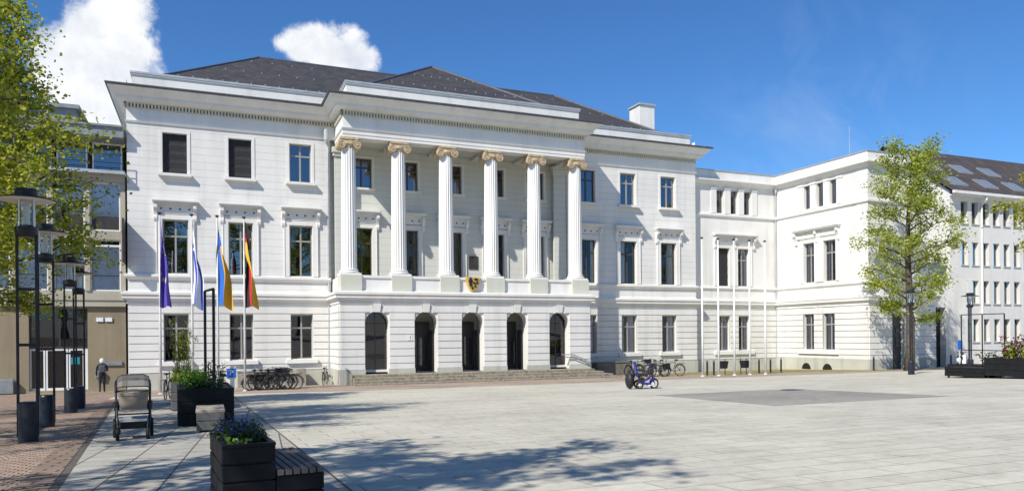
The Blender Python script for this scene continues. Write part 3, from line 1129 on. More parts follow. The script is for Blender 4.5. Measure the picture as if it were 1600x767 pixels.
def text_obj(name, txt, size, mat, parent=None, loc=(0, 0, 0), rot=(R(90), 0, 0), ext=0.004):
    cu = bpy.data.curves.new(name, 'FONT')
    cu.body = txt
    cu.size = size
    cu.extrude = ext
    cu.align_x = 'CENTER'
    cu.align_y = 'CENTER'
    t = bpy.data.objects.new(name + '_tmp', cu)
    COL.objects.link(t)
    dg = bpy.context.evaluated_depsgraph_get()
    me = bpy.data.meshes.new_from_object(t.evaluated_get(dg))
    bpy.data.objects.remove(t)
    me.materials.clear()
    me.materials.append(M[mat])
    o = bpy.data.objects.new(name, me)
    COL.objects.link(o)
    o.location = loc
    o.rotation_euler = rot
    if parent:
        o.parent = parent
    return o


nb = thing('house_number', 'tiny house number plate beside the second arch', 'house number', (14.03, PY - .085, 2.6))
q = MB()
q.box(-.13, .13, -.012, 0, -.15, .15)
q.build('plate', 'signwhite', nb)
text_obj('numeral', '1', .24, 'black', nb, (0, -.016, 0))

# ------------------------------------------------------------------ side wing (link + pavilion)
WX, WY = 42.8, 0.476
wing = thing('side_wing', 'white three storey side wing joined to the right end of the town hall', 'building', (W, WY, 0))


def sub(o):          # helper: shift a part authored in world space into its thing's space
    o.location = (-W, -WY, 0)
    return o


FL = Frame(W, WY, 1, 0)
FL.o = (0.0, WY)
FS = Frame(WX, WY, 0, -1)          # pavilion side wall, s = distance towards the viewer
LP = WY + 7.76
FF_ = Frame(0, -7.76, 1, 0)
PE = 48.8
lo1 = [(37.43, 38.50, 1.46, 3.9), (39.24, 40.25, 1.46, 3.9)]
lo2 = [(37.43, 38.50, 6.08, 8.78), (39.26, 40.26, 6.08, 8.78)]
lo3 = [(37.42, 38.06, 11.27, 12.95), (38.66, 39.30, 11.27, 12.95), (39.86, 40.50, 11.27, 12.95)]
so1 = [(2.68, 3.72, 1.5, 4.0), (4.48, 5.56, 1.5, 4.0)]
so2 = [(2.74, 3.74, 6.18, 8.94), (4.58, 5.62, 6.18, 8.94)]
so3 = [(2.76, 3.38, 11.35, 13.0), (3.94, 4.58, 11.35, 13.0), (5.10, 5.72, 11.35, 13.0)]
gl2 = GL
wm = MB()
wall(wm, FL, W - .2, WX, -.4, 4.42, lo1, 0, .28)
courses(wm, FL, W + .02, WX - .05, GL, lo1)
wall(wm, FS, 0, LP, -.4, 4.42, so1, 0, .28)
courses(wm, FS, .05, LP, GL, so1)
do = [(44.78, 45.9, .25, 3.9)]
wall(wm, FF_, WX, PE, -.4, 4.42, do, 0, .3)
courses(wm, FF_, WX, PE, GL, do)
wm.quad((PE, -7.76, -.4), (PE, 6, -.4), (PE, 6, 5.1), (PE, -7.76, 5.1))
sub(wm.build('ground_floor_wall', 'white', wing))
wm = MB()
wall(wm, FL, W - .2, WX, 4.42, 13.5, lo2 + lo3, 0, .28)
wm.quad((W - .3, WY, 13.2), (WX, WY, 13.2), (WX, WY, 14.3), (W - .3, WY, 14.3))
wall(wm, FS, 0, LP, 4.42, 14.3, so2 + so3, 0, .28)
fo2 = []
PU = 48.2
wall(wm, FF_, WX, PU, 4.42, 14.3, fo2, 0, .28)
wm.quad((PU, -7.76, 4.4), (PU, 6, 4.4), (PU, 6, 14.3), (PU, -7.76, 14.3))
wm.quad((PU, 6, 4.4), (WX, 6, 4.4), (WX, 6, 14.3), (PU, 6, 14.3))
sub(wm.build('upper_wall', 'white', wing))
# quoin lines on the pavilion corner
qn = MB()
z = 6.1
while z < 12.8:
    FS.box(qn, LP - .95, LP + .012, -.02, .012, z + .012, z + .382)
    FF_.box(qn, WX, WX + .95, -.02, .014, z + .012, z + .382)
    z += .394
sub(qn.build('quoin', 'white_trim', wing))
wpath = [(W + .02, WY), (WX, WY), (WX, -7.76), (PE, -7.76), (PE, 2)]
upath = [(W + .02, WY), (WX, WY), (WX, -7.76), (PU, -7.76), (PU, 5)]
t = MB()
sweep(t, wpath, [(0.0, 4.44), (0.06, 4.46), (0.06, 4.60), (0.13, 4.70), (0.22, 4.74), (0.22, 4.86), (0.26, 4.93), (0.26, 5.06), (0.0, 5.12)])
sub(t.build('belt_course', 'white_trim', wing))
t = MB()
sweep(t, upath, [(0.0, 5.76), (0.05, 5.80), (0.10, 5.88), (0.10, 5.98), (0.0, 6.02)])
sub(t.build('sill_course', 'white_trim', wing))
t = MB()
sweep(t, upath, [(0.0, 10.95), (0.05, 10.98), (0.12, 11.06), (0.12, 11.20), (0.0, 11.25)])
sub(t.build('upper_sill_course', 'white_trim', wing))
t = MB()
sweep(t, upath, [(0.0, 13.12), (0.04, 13.14), (0.04, 13.26), (0.14, 13.32), (0.30, 13.48), (0.38, 13.52), (0.38, 13.60), (0.0, 13.70)])
sub(t.build('cornice', 'white_trim', wing))
t = MB()
sweep(t, upath, [(0.03, 14.28), (0.05, 14.28), (0.05, 14.34), (-.4, 14.36), (-.4, 14.2)])
sub(t.build('coping', 'zinc', wing))
t = MB()
for a, b in ((W, WX), ):
    FL.box(t, a, b - .0, -.02, .10, -.4, .84)
FS.box(t, 0.06, LP + .05, -.02, .10, -.4, .96)
FF_.box(t, WX - .05, 44.78, -.02, .10, -.4, .96)
FF_.box(t, 45.9, PE, -.02, .10, -.4, .96)
sub(t.build('plinth', 'plinth', wing))
for F_, ops in ((FL, lo3), (FS, so3)):
    e = [ops[0][0], ops[0][1], ops[1][0], ops[1][1], ops[2][0], ops[2][1]]
    for a, b in ((e[0] - .55, e[0]), (e[1], e[2]), (e[3], e[4]), (e[5], e[5] + .55)):
        t = MB()
        F_.box(t, a + .04, b - .04, 0, .07, 11.26, 12.98)
        F_.box(t, a + .0, b - .0, 0, .11, 12.98, 13.10)
        sub(t.build('pilaster', 'white_trim', wing))
t = MB()
t.quad((W, WY + .3, 14.2), (WX, WY + .3, 14.2), (WX, 9, 14.5), (W, 9, 14.5))
t.quad((WX + .2, -7.3, 14.2), (PU, -7.3, 14.2), (PU - 1.5, 4, 14.6), (WX + 2.2, 4, 14.6))
t.quad((WX + .2, 6, 14.2), (WX + .2, -7.3, 14.2), (WX + 2.2, -4, 14.6), (WX + 2.2, 4, 14.6))
t.box(WX + 3.2, PU - .8, -5.0, 4, 14.1, 14.95)
sub(t.build('roof', 'zinc', wing))
cur = [1, 3]
for F_, o1, o2, o3, w0 in ((FL, lo1, lo2, lo3, 1), (FS, so1, so2, so3, 3)):
    for i, (a, b, c, e) in enumerate(o1):
        sub_ = make_window(wing, F_, a, b, c, e, 'glass', 'frame', curtain=w0)
        sub(sub_)
    for i, (a, b, c, e) in enumerate(o2):
        sub(make_window(wing, F_, a, b, c, e, 'glass', 'frame', curtain=[0, 1][i] if F_ is FL else [3, 1][i], blind=(F_ is FL and i == 0), surround=(.22, .26)))
    for a, b, c, e in o3:
        sub(make_window(wing, F_, a, b, c, e, 'glass', 'frame', dual=False, curtain=3 if F_ is FS else 4))
    # shared sill and hood over the pair
    m0, m1 = o1[0][0], o1[1][1]
    t = MB()
    F_.box(t, m0 - .35, m1 + .35, -.05, .2, o1[0][2] - .28, o1[0][2] - .03)
    sub(t.build('sill', 'white_trim', wing))
    t = MB()
    a, b = o2[0][0] - .42, o2[1][1] + .62
    if F_ is FS:
        a, b = 1.9, 6.07
    zb = o2[0][3] + .36
    F_.box(t, a + .16, b - .16, 0, .1, zb, zb + .4)
    F_.box(t, a + .1, b - .1, 0, .16, zb + .4, zb + .48)
    F_.box(t, a + .03, b - .03, 0, .34, zb + .48, zb + .56)
    F_.box(t, a, b, 0, .39, zb + .56, zb + .64)
    for cx in (a + .2, (a + b) / 2, b - .2):
        prof = [(0.0, zb - .42), (.10, zb - .40), (.13, zb - .28), (.10, zb - .12), (.16, zb + .06), (.28, zb + .22), (.29, zb + .40), (0.0, zb + .40)]
        t.ring([[F_.p(cx - .085, d, z) for d, z in prof], [F_.p(cx + .085, d, z) for d, z in prof]], True, True)
    for i in range(8):
        cx = a + .45 + (b - a - .9) * i / 7
        t.cyl(F_.p(cx, .1, zb + .2), F_.p(cx, .13, zb + .2), .055, .03, 8)
    F_.box(t, o2[0][1] + .26, o2[1][0] - .26, 0, .07, o2[0][2], zb)
    sub(t.build('hood', 'white_trim', wing))
for c in (3.0, 4.9):
    t = MB()
    t.poly([FS.p(c - .42 * math.cos(PI * i / 12), .105, .14 + .44 * math.sin(PI * i / 12)) for i in range(13)])
    sub(t.build('cellar_window', 'black', wing))
d = MB()
FF_.box(d, 44.78, 45.9, -.3, -.22, .25, 3.9)
for s in (44.86, 45.38):
    FF_.box(d, s, s + .44, -.22, -.18, .4, 1.6)
    FF_.box(d, s, s + .44, -.22, -.18, 1.7, 3.0)
FF_.box(d, 44.8, 45.88, -.22, -.17, 3.1, 3.2)
sub(d.build('side_door', 'frame_dark', wing))
d = MB()
d.tube([(WX - .1, WY - .1, 13.1), (WX - .1, WY - .1, .05)], .055, 8)
d.lathe([(.05, 12.9), (.12, 13.1), (.14, 13.6), (.1, 13.64)], WX - .14, WY - .14, 0, 10)
sub(d.build('downpipe', 'zinc', wing))
for x, y, h in ((46.2, -3.2, 2.4),):
    d = MB()
    d.cyl((x, y, 14.9), (x, y, 15.0 + h), .02, .012, 6)
    sub(d.build('lightning_rod', 'zinc', wing))

# ------------------------------------------------------------------ gateway and right hand office building
gt = thing('gateway', 'white wall with a tall dark gateway between side wing and office block', 'gateway', (48.85, -6.0, 0))
g = MB()
FG = Frame(0, 0, 1, 0)
wall(g, FG, 0.0, 5.6, -.4, 6.4, [(2.0, 3.35, 0.1, 4.4)], 0, .5)
g.box(0, 5.6, .02, .5, 6.4, 6.52)
g.build('wall', 'white', gt)
g = MB()
FG.box(g, 2.0, 3.35, -2.5, -.45, .1, 4.4)
g.build('passage_shade', 'black', gt)  # black block in the opening, painted as the shade of the passage
g = MB()
g.lathe([(1.15, 0), (1.2, .06), (1.2, .35), (1.1, .4)], 3.1, .0, 6.0, 24)

ox, oy = 54.0, -5.0
off = thing('office_block', 'pale grey four storey office block with narrow deep windows and brown tiled roof', 'building', (ox, oy, 0))
FO = Frame(0, 0, 1, 0)
rows = [(1.9, 3.6), (4.75, 6.45), (7.6, 9.3), (10.65, 12.3)]
us = [1.55 + 1.17 * i for i in range(34)]
oops = []
for r_, (za, zb) in enumerate(rows):
    for u in us:
        oops.append((u - .36, u + .36, za, zb))
g = MB()
wall(g, FO, 0, 42, -.4, 13.0, oops, 0, .27)
g.quad((0, 11, -.4), (0, 0, -.4), (0, 0, 13.0), (0, 11, 13.0))
g.poly([(0, 11, 13.0), (0, 0, 13.0), (0, 5.5, 17.3)])
g.quad((42, 0, -.4), (42, 11, -.4), (42, 11, 13), (42, 0, 13))
g.build('wall', 'grey_render', off)
for r_, (za, zb) in enumerate(rows):
    for j, u in enumerate(us[:12]):
        f = MB()
        k = -.25
        FO.box(f, u - .36, u - .31, k - .05, k, za, zb)
        FO.box(f, u + .31, u + .36, k - .05, k, za, zb)
        FO.box(f, u - .31, u + .31, k - .05, k, za, za + .05)
        FO.box(f, u - .31, u + .31, k - .05, k, zb - .05, zb)
        w_ = f.build('window', 'frame', off)
        p_ = MB()
        p_.quad(FO.p(u - .3, k - .03, za), FO.p(u + .3, k - .03, za), FO.p(u + .3, k - .03, zb), FO.p(u - .3, k - .03, zb))
        p_.build('pane', 'glass', w_)
        p_ = MB()
        p_.quad(FO.p(u - .5, k - .4, za - .2), FO.p(u + .5, k - .4, za - .2), FO.p(u + .5, k - .4, zb + .2), FO.p(u - .5, k - .4, zb + .2))
        p_.build('room', 'room', w_)
        p_ = MB()
        FO.box(p_, u - .42, u + .42, -.1, .06, za - .07, za - .003)
        p_.build('sill', 'zinc', w_)
g = MB()
for za, zb in rows:
    for u in us[12:]:
        g.quad(FO.p(u - .36, -.26, za), FO.p(u + .36, -.26, za), FO.p(u + .36, -.26, zb), FO.p(u - .36, -.26, zb))
g.build('far_glazing', 'room', off)
g = MB()
g.quad((-.3, -.45, 12.92), (42.3, -.45, 12.92), (42.3, 5.5, 17.5), (-.3, 5.5, 17.5))
g.quad((42.3, 11.45, 12.92), (-.3, 11.45, 12.92), (-.3, 5.5, 17.5), (42.3, 5.5, 17.5))
orf = g.build('roof', 'tiles', off)
sl_ = 2.93 / 5.95
for (u, t0) in ((.9, .12), (1.75, .12), (.9, .46), (1.75, .46), (4.3, .12), (5.15, .12), (4.3, .46), (5.15, .46), (7.6, .46), (8.45, .46), (7.6, .12), (8.45, .12)):
    f = MB()
    y0, y1 = -.45 + 5.95 * t0, -.45 + 5.95 * (t0 + .18)
    z0, z1 = 12.92 + 4.58 * t0, 12.92 + 4.58 * (t0 + .18)
    f.hexa([(u, y0, z0 + .02), (u + .68, y0, z0 + .02), (u + .68, y1, z1 + .02), (u, y1, z1 + .02), (u, y0, z0 + .14), (u + .68, y0, z0 + .14), (u + .68, y1, z1 + .14), (u, y1, z1 + .14)])
    s_ = f.build('skylight', 'greypanel', orf)
    s_['label'] = 'roof window with grey frame'
    f = MB()
    f.quad((u + .09, y0 + .1, z0 + .225), (u + .59, y0 + .1, z0 + .225), (u + .59, y1 - .1, z1 + .075), (u + .09, y1 - .1, z1 + .075))
    f.build('pane', 'skyglass', s_)
g = MB()
g.box(-.3, 42.3, -.62, -.46, 12.72, 12.92)
g.build('gutter', 'white_metal', off)
g = MB()
g.box(0, 42.0, -.45, -.0, 12.62, 12.72)
g.build('soffit', 'white_metal', off)
g = MB()
g.tube([(3.3, -.5, 12.75), (3.3, -.5, 12.45), (3.32, -.1, 12.1), (3.32, -.1, .2)], .075, 8)
g.build('downpipe', 'white_metal', off)

# ------------------------------------------------------------------ left hand beige building
lb = thing('modern_building', 'beige modern building with big white framed windows left of the town hall', 'building', (0, 0, 0))
lb.location = (-.10, 0, 0)
FM = Frame(0, 0, 1, 0)
EX = -22.0
g = MB()
dops = [(-4.25, -1.72, .12, 4.2)]
wall(g, FM, EX, 0, -.4, 4.3, dops, 0.0, .22)
g.build('ground_floor_wall', 'beige', lb)
g = MB()
FM.box(g, EX, -.0, -.3, .10, 4.62, 4.96)
FM.box(g, EX, -.0, -.3, .05, 4.30, 4.62)
FM.box(g, EX, -.0, -.3, .16, 4.30, 4.36)
g.build('belt_course', 'cream', lb)
g = MB()
FM.box(g, EX, 0.0, -.6, -.12, 4.96, 5.1)
FM.box(g, EX, 0.0, -.5, -.10, 7.72, 8.16)
FM.box(g, EX, 0.0, -.5, .02, 10.62, 11.0)
n = 14
for i in range(n):
    x = -.0 - 1.6 * i
    FM.box(g, x - .22, x, -.4, -.05, 5.1, 7.72)
    FM.box(g, x - .22, x, -.4, -.05, 8.16, 10.62)
g.build('upper_wall', 'cream', lb)
g = MB()
FM.box(g, EX, 0.02, -1.6, .40, 11.0, 11.16)
g.build('balcony_slab', 'zinc', lb)
g = MB()
for zz in (11.55, 11.95):
    g.tube([FM.p(EX, .36, zz), FM.p(-.03, .36, zz)], .018, 6)
for i in range(15):
    g.cyl(FM.p(-.05 - 1.5 * i, .36, 11.16), FM.p(-.05 - 1.5 * i, .36, 11.95), .018, .018, 6)
g.build('railing', 'black_metal', lb)
g = MB()
FM.box(g, EX, 0.0, -6, .35, 12.86, 13.36)
FM.box(g, EX, 0.03, -6, .45, 13.36, 13.46)
for i in range(18):
    FM.box(g, -.02 - i * .9 - .02, -.02 - i * .9, .35, .36, 12.88, 13.34)
g.build('roof_edge', 'greypanel', lb)
g = MB()
FM.box(g, EX, -2.4, -8, -1.6, 13.4, 14.6)
FM.box(g, EX, -2.2, -8, -1.4, 14.6, 14.8)
g.build('roof_block', 'greypanel', lb)
g = MB()
FM.box(g, EX, 0, -9, -1.5, 11.1, 12.9)
FM.box(g, EX, 0, -9, -.75, -.4, 11.0)
g.build('rear_wall', 'room', lb)
for i in range(8):
    x1 = -.22 - 1.6 * i
    x0 = x1 - 1.38
    for za, zb, kind in ((5.1, 7.72, 0), (8.16, 10.62, 1), (11.2, 12.86, 2)):
        k = -.2 if kind < 2 else -1.2
        f = MB()
        w = .07
        FM.box(f, x0, x0 + w, k - .08, k, za, zb)
        FM.box(f, x1 - w, x1, k - .08, k, za, zb)
        FM.box(f, x0 + w, x1 - w, k - .08, k, za, za + w)
        FM.box(f, x0 + w, x1 - w, k - .08, k, zb - w, zb)
        if kind == 0:
            FM.box(f, x0 + w, x1 - w, k - .08, k, zb - .36, zb - .26)
        w_ = f.build('window', 'frame_white', lb)
        f = MB()
        f.quad(FM.p(x0, k - .05, za), FM.p(x1, k - .05, za), FM.p(x1, k - .05, zb), FM.p(x0, k - .05, zb))
        f.build('pane', 'glass_blue' if kind == 2 else 'glass_light', w_)
        if kind < 2:
            f = MB()
            m = 13
            zl = za if kind == 0 else za + .75
            zt_ = zb - .3 if kind == 0 else zb
            for j in range(m):
                a = x0 + .07 + (x1 - x0 - .14) * j / m
                b = a + (x1 - x0 - .14) / m
                f.quad(FM.p(a, k - .13 + .04 * (j % 2), zl), FM.p(b, k - .13 + .04 * ((j + 1) % 2), zl), FM.p(b, k - .13 + .04 * ((j + 1) % 2), zt_), FM.p(a, k - .13 + .04 * (j % 2), zt_))
            f.build('blind', 'lattice', w_)
            f = MB()
            if kind == 1:
                FM.box(f, x0 + .07, x1 - .07, k - .1, k - .02, za + .07, za + .72)
            else:
                f.tube([FM.p(x0 + .07, k - .02, za + .78), FM.p(x1 - .07, k - .02, za + .78)], .02, 6)
            f.build('spandrel' if kind == 1 else 'rail', 'spandrel', w_)
g = MB()
FM.box(g, -.07, .02, -.1, .88, 6.5, 8.72)
g.build('fin', 'spandrel', lb)
# entrance glazing
f = MB()
k = -.18
for x in (-4.25, -3.0, -1.79):
    FM.box(f, x, x + .07, k - .08, k, 2.28, 4.2)
FM.box(f, -4.25, -1.72, k - .08, k + .02, 2.2, 2.3)
up_ = f.build('overlight', 'spandrel', lb)
f = MB()
f.quad(FM.p(-4.25, k - .04, 2.2), FM.p(-1.72, k - .04, 2.2), FM.p(-1.72, k - .04, 4.2), FM.p(-4.25, k - .04, 4.2))
f.build('pane', 'glass', up_)
f = MB()
for x0, x1 in ((-4.25, -3.6), (-3.56, -2.62), (-2.58, -1.9)):
    for x in (x0, x1 - .07):
        FM.box(f, x, x + .07, k - .08, k, .12, 2.2)
    FM.box(f, x0 + .07, x1 - .07, k - .08, k, .12, .24)
    FM.box(f, x0 + .07, x1 - .07, k - .08, k, 2.1, 2.2)
FM.box(f, -1.88, -1.72, k - .08, k, .12, 2.2)
dr = f.build('glass_door', 'frame_white', lb)
f = MB()
f.quad(FM.p(-4.25, k - .04, .12), FM.p(-1.72, k - .04, .12), FM.p(-1.72, k - .04, 2.2), FM.p(-4.25, k - .04, 2.2))
f.build('pane', 'glass', dr)
f = MB()
FM.box(f, -2.5, -2.1, k - .03, k + .005, 1.4, 1.75)
f.build('sticker', 'teal', dr)
f = MB()
for x in (-1.18, -.78):
    f.box(x, x + .31, -.06, -.0, 3.54, 3.74)
wsn = tag(f.build('wall_sign', 'signwhite'), 'pair of small pale signs high on the brown wall', 'sign')
wsn.location = (-.25, 0, 0)
f = MB()
f.box(-.9, .02, -.08, -.0, 1.32, 1.52)
nb_ = tag(f.build('name_board', 'greypanel'), 'narrow grey board fixed to brown wall near the white corner', 'sign')
nb_.location = (-.3, 0, 0)
f = MB()
f.box(-1.4, -1.08, -.22, 0, .95, 1.12)
f.box(-1.38, -1.1, -.2, 0, .72, .95)
mbx = tag(f.build('letter_box', 'greypanel', bevel=.01), 'grey letter box on brown wall behind the person', 'letter box')
mbx.location = (-.1, 0, 0)

# ------------------------------------------------------------------ low stone walls of the cellar stairs
def cellar(x0, x1, name, label, mat, pier):
    t = thing(name, label, 'stone wall', (x0, 0, 0))
    L = x1 - x0
    g = MB()
    g.box(0, L, -1.35, -1.15, -.1, .86)
    g.box(0, .2, -1.15, -.08, -.1, .86)
    g.box(L - .2, L, -1.15, -.08, -.1, .86)
    g.build('parapet', mat, t, bevel=.01)
    g = MB()
    g.box(-.03, L + .03, -1.39, -1.11, .86, .94)
    g.build('coping', mat, t, bevel=.01)
    if pier:
        g = MB()
        g.box(L - .02, L + .62, -1.42, -.3, -.1, .98)
        g.build('pier', mat, t, bevel=.02)
    return t


cellar(5.2, 8.05, 'cellar_wall', 'low stained stone wall behind the parked bicycles on the left', 'stone_dull', True)
cellar(26.6, 29.2, 'cellar_wall', 'stone wall coloured darker for the shade right of the entrance steps', 'stone_dark', False)

# ------------------------------------------------------------------ street lamps
def make_lamp(label, loc, group, rz=0.0):
    t = thing('street_lamp', label, 'street lamp', loc, rz, group)
    b = MB()
    b.lathe([(.15, -.05), (.15, .64), (.135, .67)], 0, 0, 0, 20)
    b.build('base', 'blue_black', t)
    for s in (-1, 1):
        p = MB()
        p.box(s * .135 - .022, s * .135 + .022, -.03, .03, .1, 3.5)
        p.build('post', 'black_metal', t)
    for zz in (1.62, 2.55):
        p = MB()
        p.box(-.113, .113, -.02, .02, zz - .025, zz + .025)
        p.build('crossbar', 'black_metal', t)
    p = MB()
    p.lathe([(.12, 3.42), (.17, 3.5), (.17, 3.58), (.12, 3.61)], 0, 0, 0, 20)
    p.build('collar', 'black_metal', t)
    g = MB()
    n = 20
    for i in range(n):
        a, b_ = 2 * PI * i / n, 2 * PI * (i + 1) / n
        g.quad((.13 * math.cos(a), .13 * math.sin(a), 3.6), (.13 * math.cos(b_), .13 * math.sin(b_), 3.6), (.13 * math.cos(b_), .13 * math.sin(b_), 4.06), (.13 * math.cos(a), .13 * math.sin(a), 4.06))
    gl = g.build('glass_cylinder', 'glass_clear', t, smooth=True)
    g = MB()
    g.cyl((0, 0, 3.6), (0, 0, 3.95), .05, .05, 12)
    g.build('bulb', 'signwhite', gl)
    g = MB()
    for k in range(4):
        a = PI / 4 + k * PI / 2
        g.cyl((.15 * math.cos(a), .15 * math.sin(a), 3.58), (.15 * math.cos(a), .15 * math.sin(a), 4.08), .014, .014, 6)
    g.build('rod', 'white_metal', t)
    h = MB()
    h.lathe([(.43, 4.035), (.44, 4.045), (.16, 4.12), (.01, 4.12)], 0, 0, 0, 36)
    h.build('hat', 'black_metal', t)
    h = MB()
    h.lathe([(.425, 4.028), (.15, 4.075), (.01, 4.075)], 0, 0, 0, 36)
    h.build('hat_underside', 'white_metal', t)
    h = MB()
    h.lathe([(.17, 4.11), (.17, 4.2), (.15, 4.22)], 0, 0, 0, 20)
    h.build('cap', 'black_metal', t)
    return t


lamp_l = [(.87, -28.12, 'nearest twin post lamp with glass cylinder and wide flat hat'),
          (.56, -24.7, 'twin post lamp right behind the nearest one, its bulb tube white'),
          (.25, -19.52, 'third twin post lamp of the row in front of the brown entrance'),
          (.13, -17.16, 'farthest twin post lamp of the row, hat tilted against the windows'),
          (1.03, -34.3, 'twin post lamp out of view whose hat throws an oval shadow')]
lamp_l[3] = (.13, -17.16, 'farthest twin post lamp of the left row, just right of the third')
lamp0 = None
for x, y, lab in lamp_l:
    if lamp0 is None:
        lamp0 = make_lamp(lab, (x, y, gz(y)), 'twin post lamps along the cobbles', 0.2)
    else:
        dup(lamp0, lab, (x, y, gz(y)), rnd.uniform(.1, .4))
dup(lamp0, 'twin post lamp standing in front of the tree trunk on the right', (36.15, -16.22, gz(-16.22)), 1.0, 'lamps on the right side')
dup(lamp0, 'twin post lamp in front of the grey office block', (41.6, -15.4, gz(-15.4)), .3, 'lamps on the right side')

# ------------------------------------------------------------------ flagpoles and flags
def flagpole(x, y, h, mat, label, group, r=.05):
    t = thing('flagpole', label, 'flagpole', (x, y, gz(y)), 0, group)
    g = MB()
    g.tube([(0, 0, -.1), (0, 0, 2.5), (0, 0, h)], [r, r * .95, r * .6], 12)
    g.build('pole', mat, t, smooth=True)
    g = MB()
    g.lathe([(.02, h), (.09, h + .03), (.09, h + .06), (.02, h + .1)], 0, 0, 0, 12)
    g.build('finial', 'black', t)
    g = MB()
    g.lathe([(r + .05, -.05), (r + .05, .03), (r + .01, .06)], 0, 0, 0, 12)
    g.build('collar', mat, t)
    return t


FLX = [(1.84, 'purple blue flag'), (3.12, 'white and blue flag'), (4.17, 'blue and yellow flag'), (5.30, 'black red gold flag')]
for x, nm in FLX:
    flagpole(x, -7.0, 7.82, 'pole', 'grey flagpole flying the ' + nm, 'flagpoles with flags', .055)
WPX = [29.2, 30.3, 31.4, 32.5, 33.62]
wl_ = ['white bare flagpole at the left end of the bare row', 'second bare white flagpole from the main block corner', 'middle one of the five bare white flagpoles',
       'fourth bare white flagpole, next to the last', 'white bare flagpole nearest the projecting side wing']
for x, lab in zip(WPX, wl_):
    flagpole(x, -8.7, 7.65, 'white_metal', lab, 'bare white flagpoles', .06)


def flag_cloth(name, cols, label, x, seed, zt=7.68, Hh=1.45, L=3.8, fw=.36, flip=0.0, paint=None):
    for i, c in enumerate(cols):
        key = name + str(i)
        M[key] = plain('flag_cloth_' + name.split('_')[0] + '_' + 'abcd'[i], c, .75, 0, .06, 9)
    rn = random.Random(seed)
    nu, nv = 60, 36
    me = MB()
    ph = rn.uniform(0, 6)
    grid = []
    for i in range(nu + 1):
        a = i / nu
        row = []
        g = min(1, a * 1.5) ** .6
        for j in range(nv + 1):
            b = j / nv
            z = zt - b * Hh * (1 - .88 * g) - a * L * 1.0 - .10 * g * math.sin(5 * b + ph)
            c = math.cos(PI * flip * (1 - a) ** 1.3)
            fold = .10 * math.sin(b * 9 + ph + a * 3) + .05 * math.sin(a * 11 + b * 3)
            xx = .05 + fw * g * (.42 + (b - .5) * c + fold) + .03 * math.sin(a * 6 + ph) * g
            yy = -.02 - fw * g * (.30 * math.sin(b * 8 + ph + a * 2.2) + .22 * math.sin(PI * flip * (1 - a)) * (b - .5) * 2 + .1)
            row.append((xx, yy, z))
        grid.append(row)
    for i in range(nu):
        for j in range(nv):
            a, b = (i + .5) / nu, (j + .5) / nv
            me.quad(grid[i][j], grid[i][j + 1], grid[i + 1][j + 1], grid[i + 1][j], paint(a, b))
    o = me.build('flag', [name + str(i) for i in range(len(cols))], None)
    bm = bmesh.new()
    bm.from_mesh(o.data)
    bmesh.ops.remove_doubles(bm, verts=bm.verts, dist=1e-5)
    for f in bm.faces:
        f.smooth = True
    bm.to_mesh(o.data)
    bm.free()
    o.location = (x, -7.06, gz(-7))
    tag(o, label, 'flag', 'flags hanging slack from poles')
    return o


def star_ring(a, b):
    for k in range(12):
        t = k * PI / 6
        if math.hypot((a - .5 - .2 * math.cos(t)) * 2.5, (b - .5 - .33 * math.sin(t)) * 1.45) < .07:
            return 1
    return 0


def hexagram(a, b):
    if .10 < b < .26 or .74 < b < .90:
        return 1
    u, v = (a - .5) * 2.5, (b - .5) * 1.45
    for s in (1, -1):
        rr = max(s * v * 1.0, -s * v * .5 + abs(u) * .866)
        if .09 < rr < .15:
            return 1
    return 0


flag_cloth('starflag', [(.10, .06, .40), (.62, .55, .30)], 'purple blue flag with faint ring of stars, leftmost of the four', 1.84, 1, paint=star_ring, fw=.40, flip=.2)
flag_cloth('stripeflag', [(.78, .78, .80), (.02, .07, .50)], 'white flag with blue stripes and six pointed star', 3.12, 5, paint=hexagram, fw=.44, flip=.5)
flag_cloth('halfflag', [(.02, .13, .52), (.72, .42, .03)], 'flag half blue half golden yellow', 4.17, 9, paint=lambda a, b: 0 if b < .36 + max(0, .26 - a) * 2.2 else 1, fw=.54, flip=0.0)
flag_cloth('tricolour', [(.02, .018, .018), (.50, .025, .03), (.72, .46, .03)], 'flag in black, red and gold stripes, nearest the portico', 5.30, 13, paint=lambda a, b: 0 if b < .333 else (1 if b < .667 else 2), fw=.52, flip=.85)

# ------------------------------------------------------------------ plants
def leaf_cloud(mb, pts, n, size, spread, rn, flat=.0, mi=0):
    for _ in range(n):
        c = rn.choice(pts)
        p = Vector((c[0] + rn.gauss(0, spread), c[1] + rn.gauss(0, spread), c[2] + rn.gauss(0, spread * .8)))
        s = size * rn.uniform(.6, 1.35)
        u = Vector((rn.gauss(0, 1), rn.gauss(0, 1), rn.gauss(0, .6))).normalized()
        v = u.cross(Vector((rn.gauss(0, 1), rn.gauss(0, 1), rn.gauss(0, 1)))).normalized()
        k = .42
        mb.poly([p - u * s * .5, p + v * s * k - u * s * .08, p + u * s * .55, p - v * s * k - u * s * .08], mi)


TREES = {}


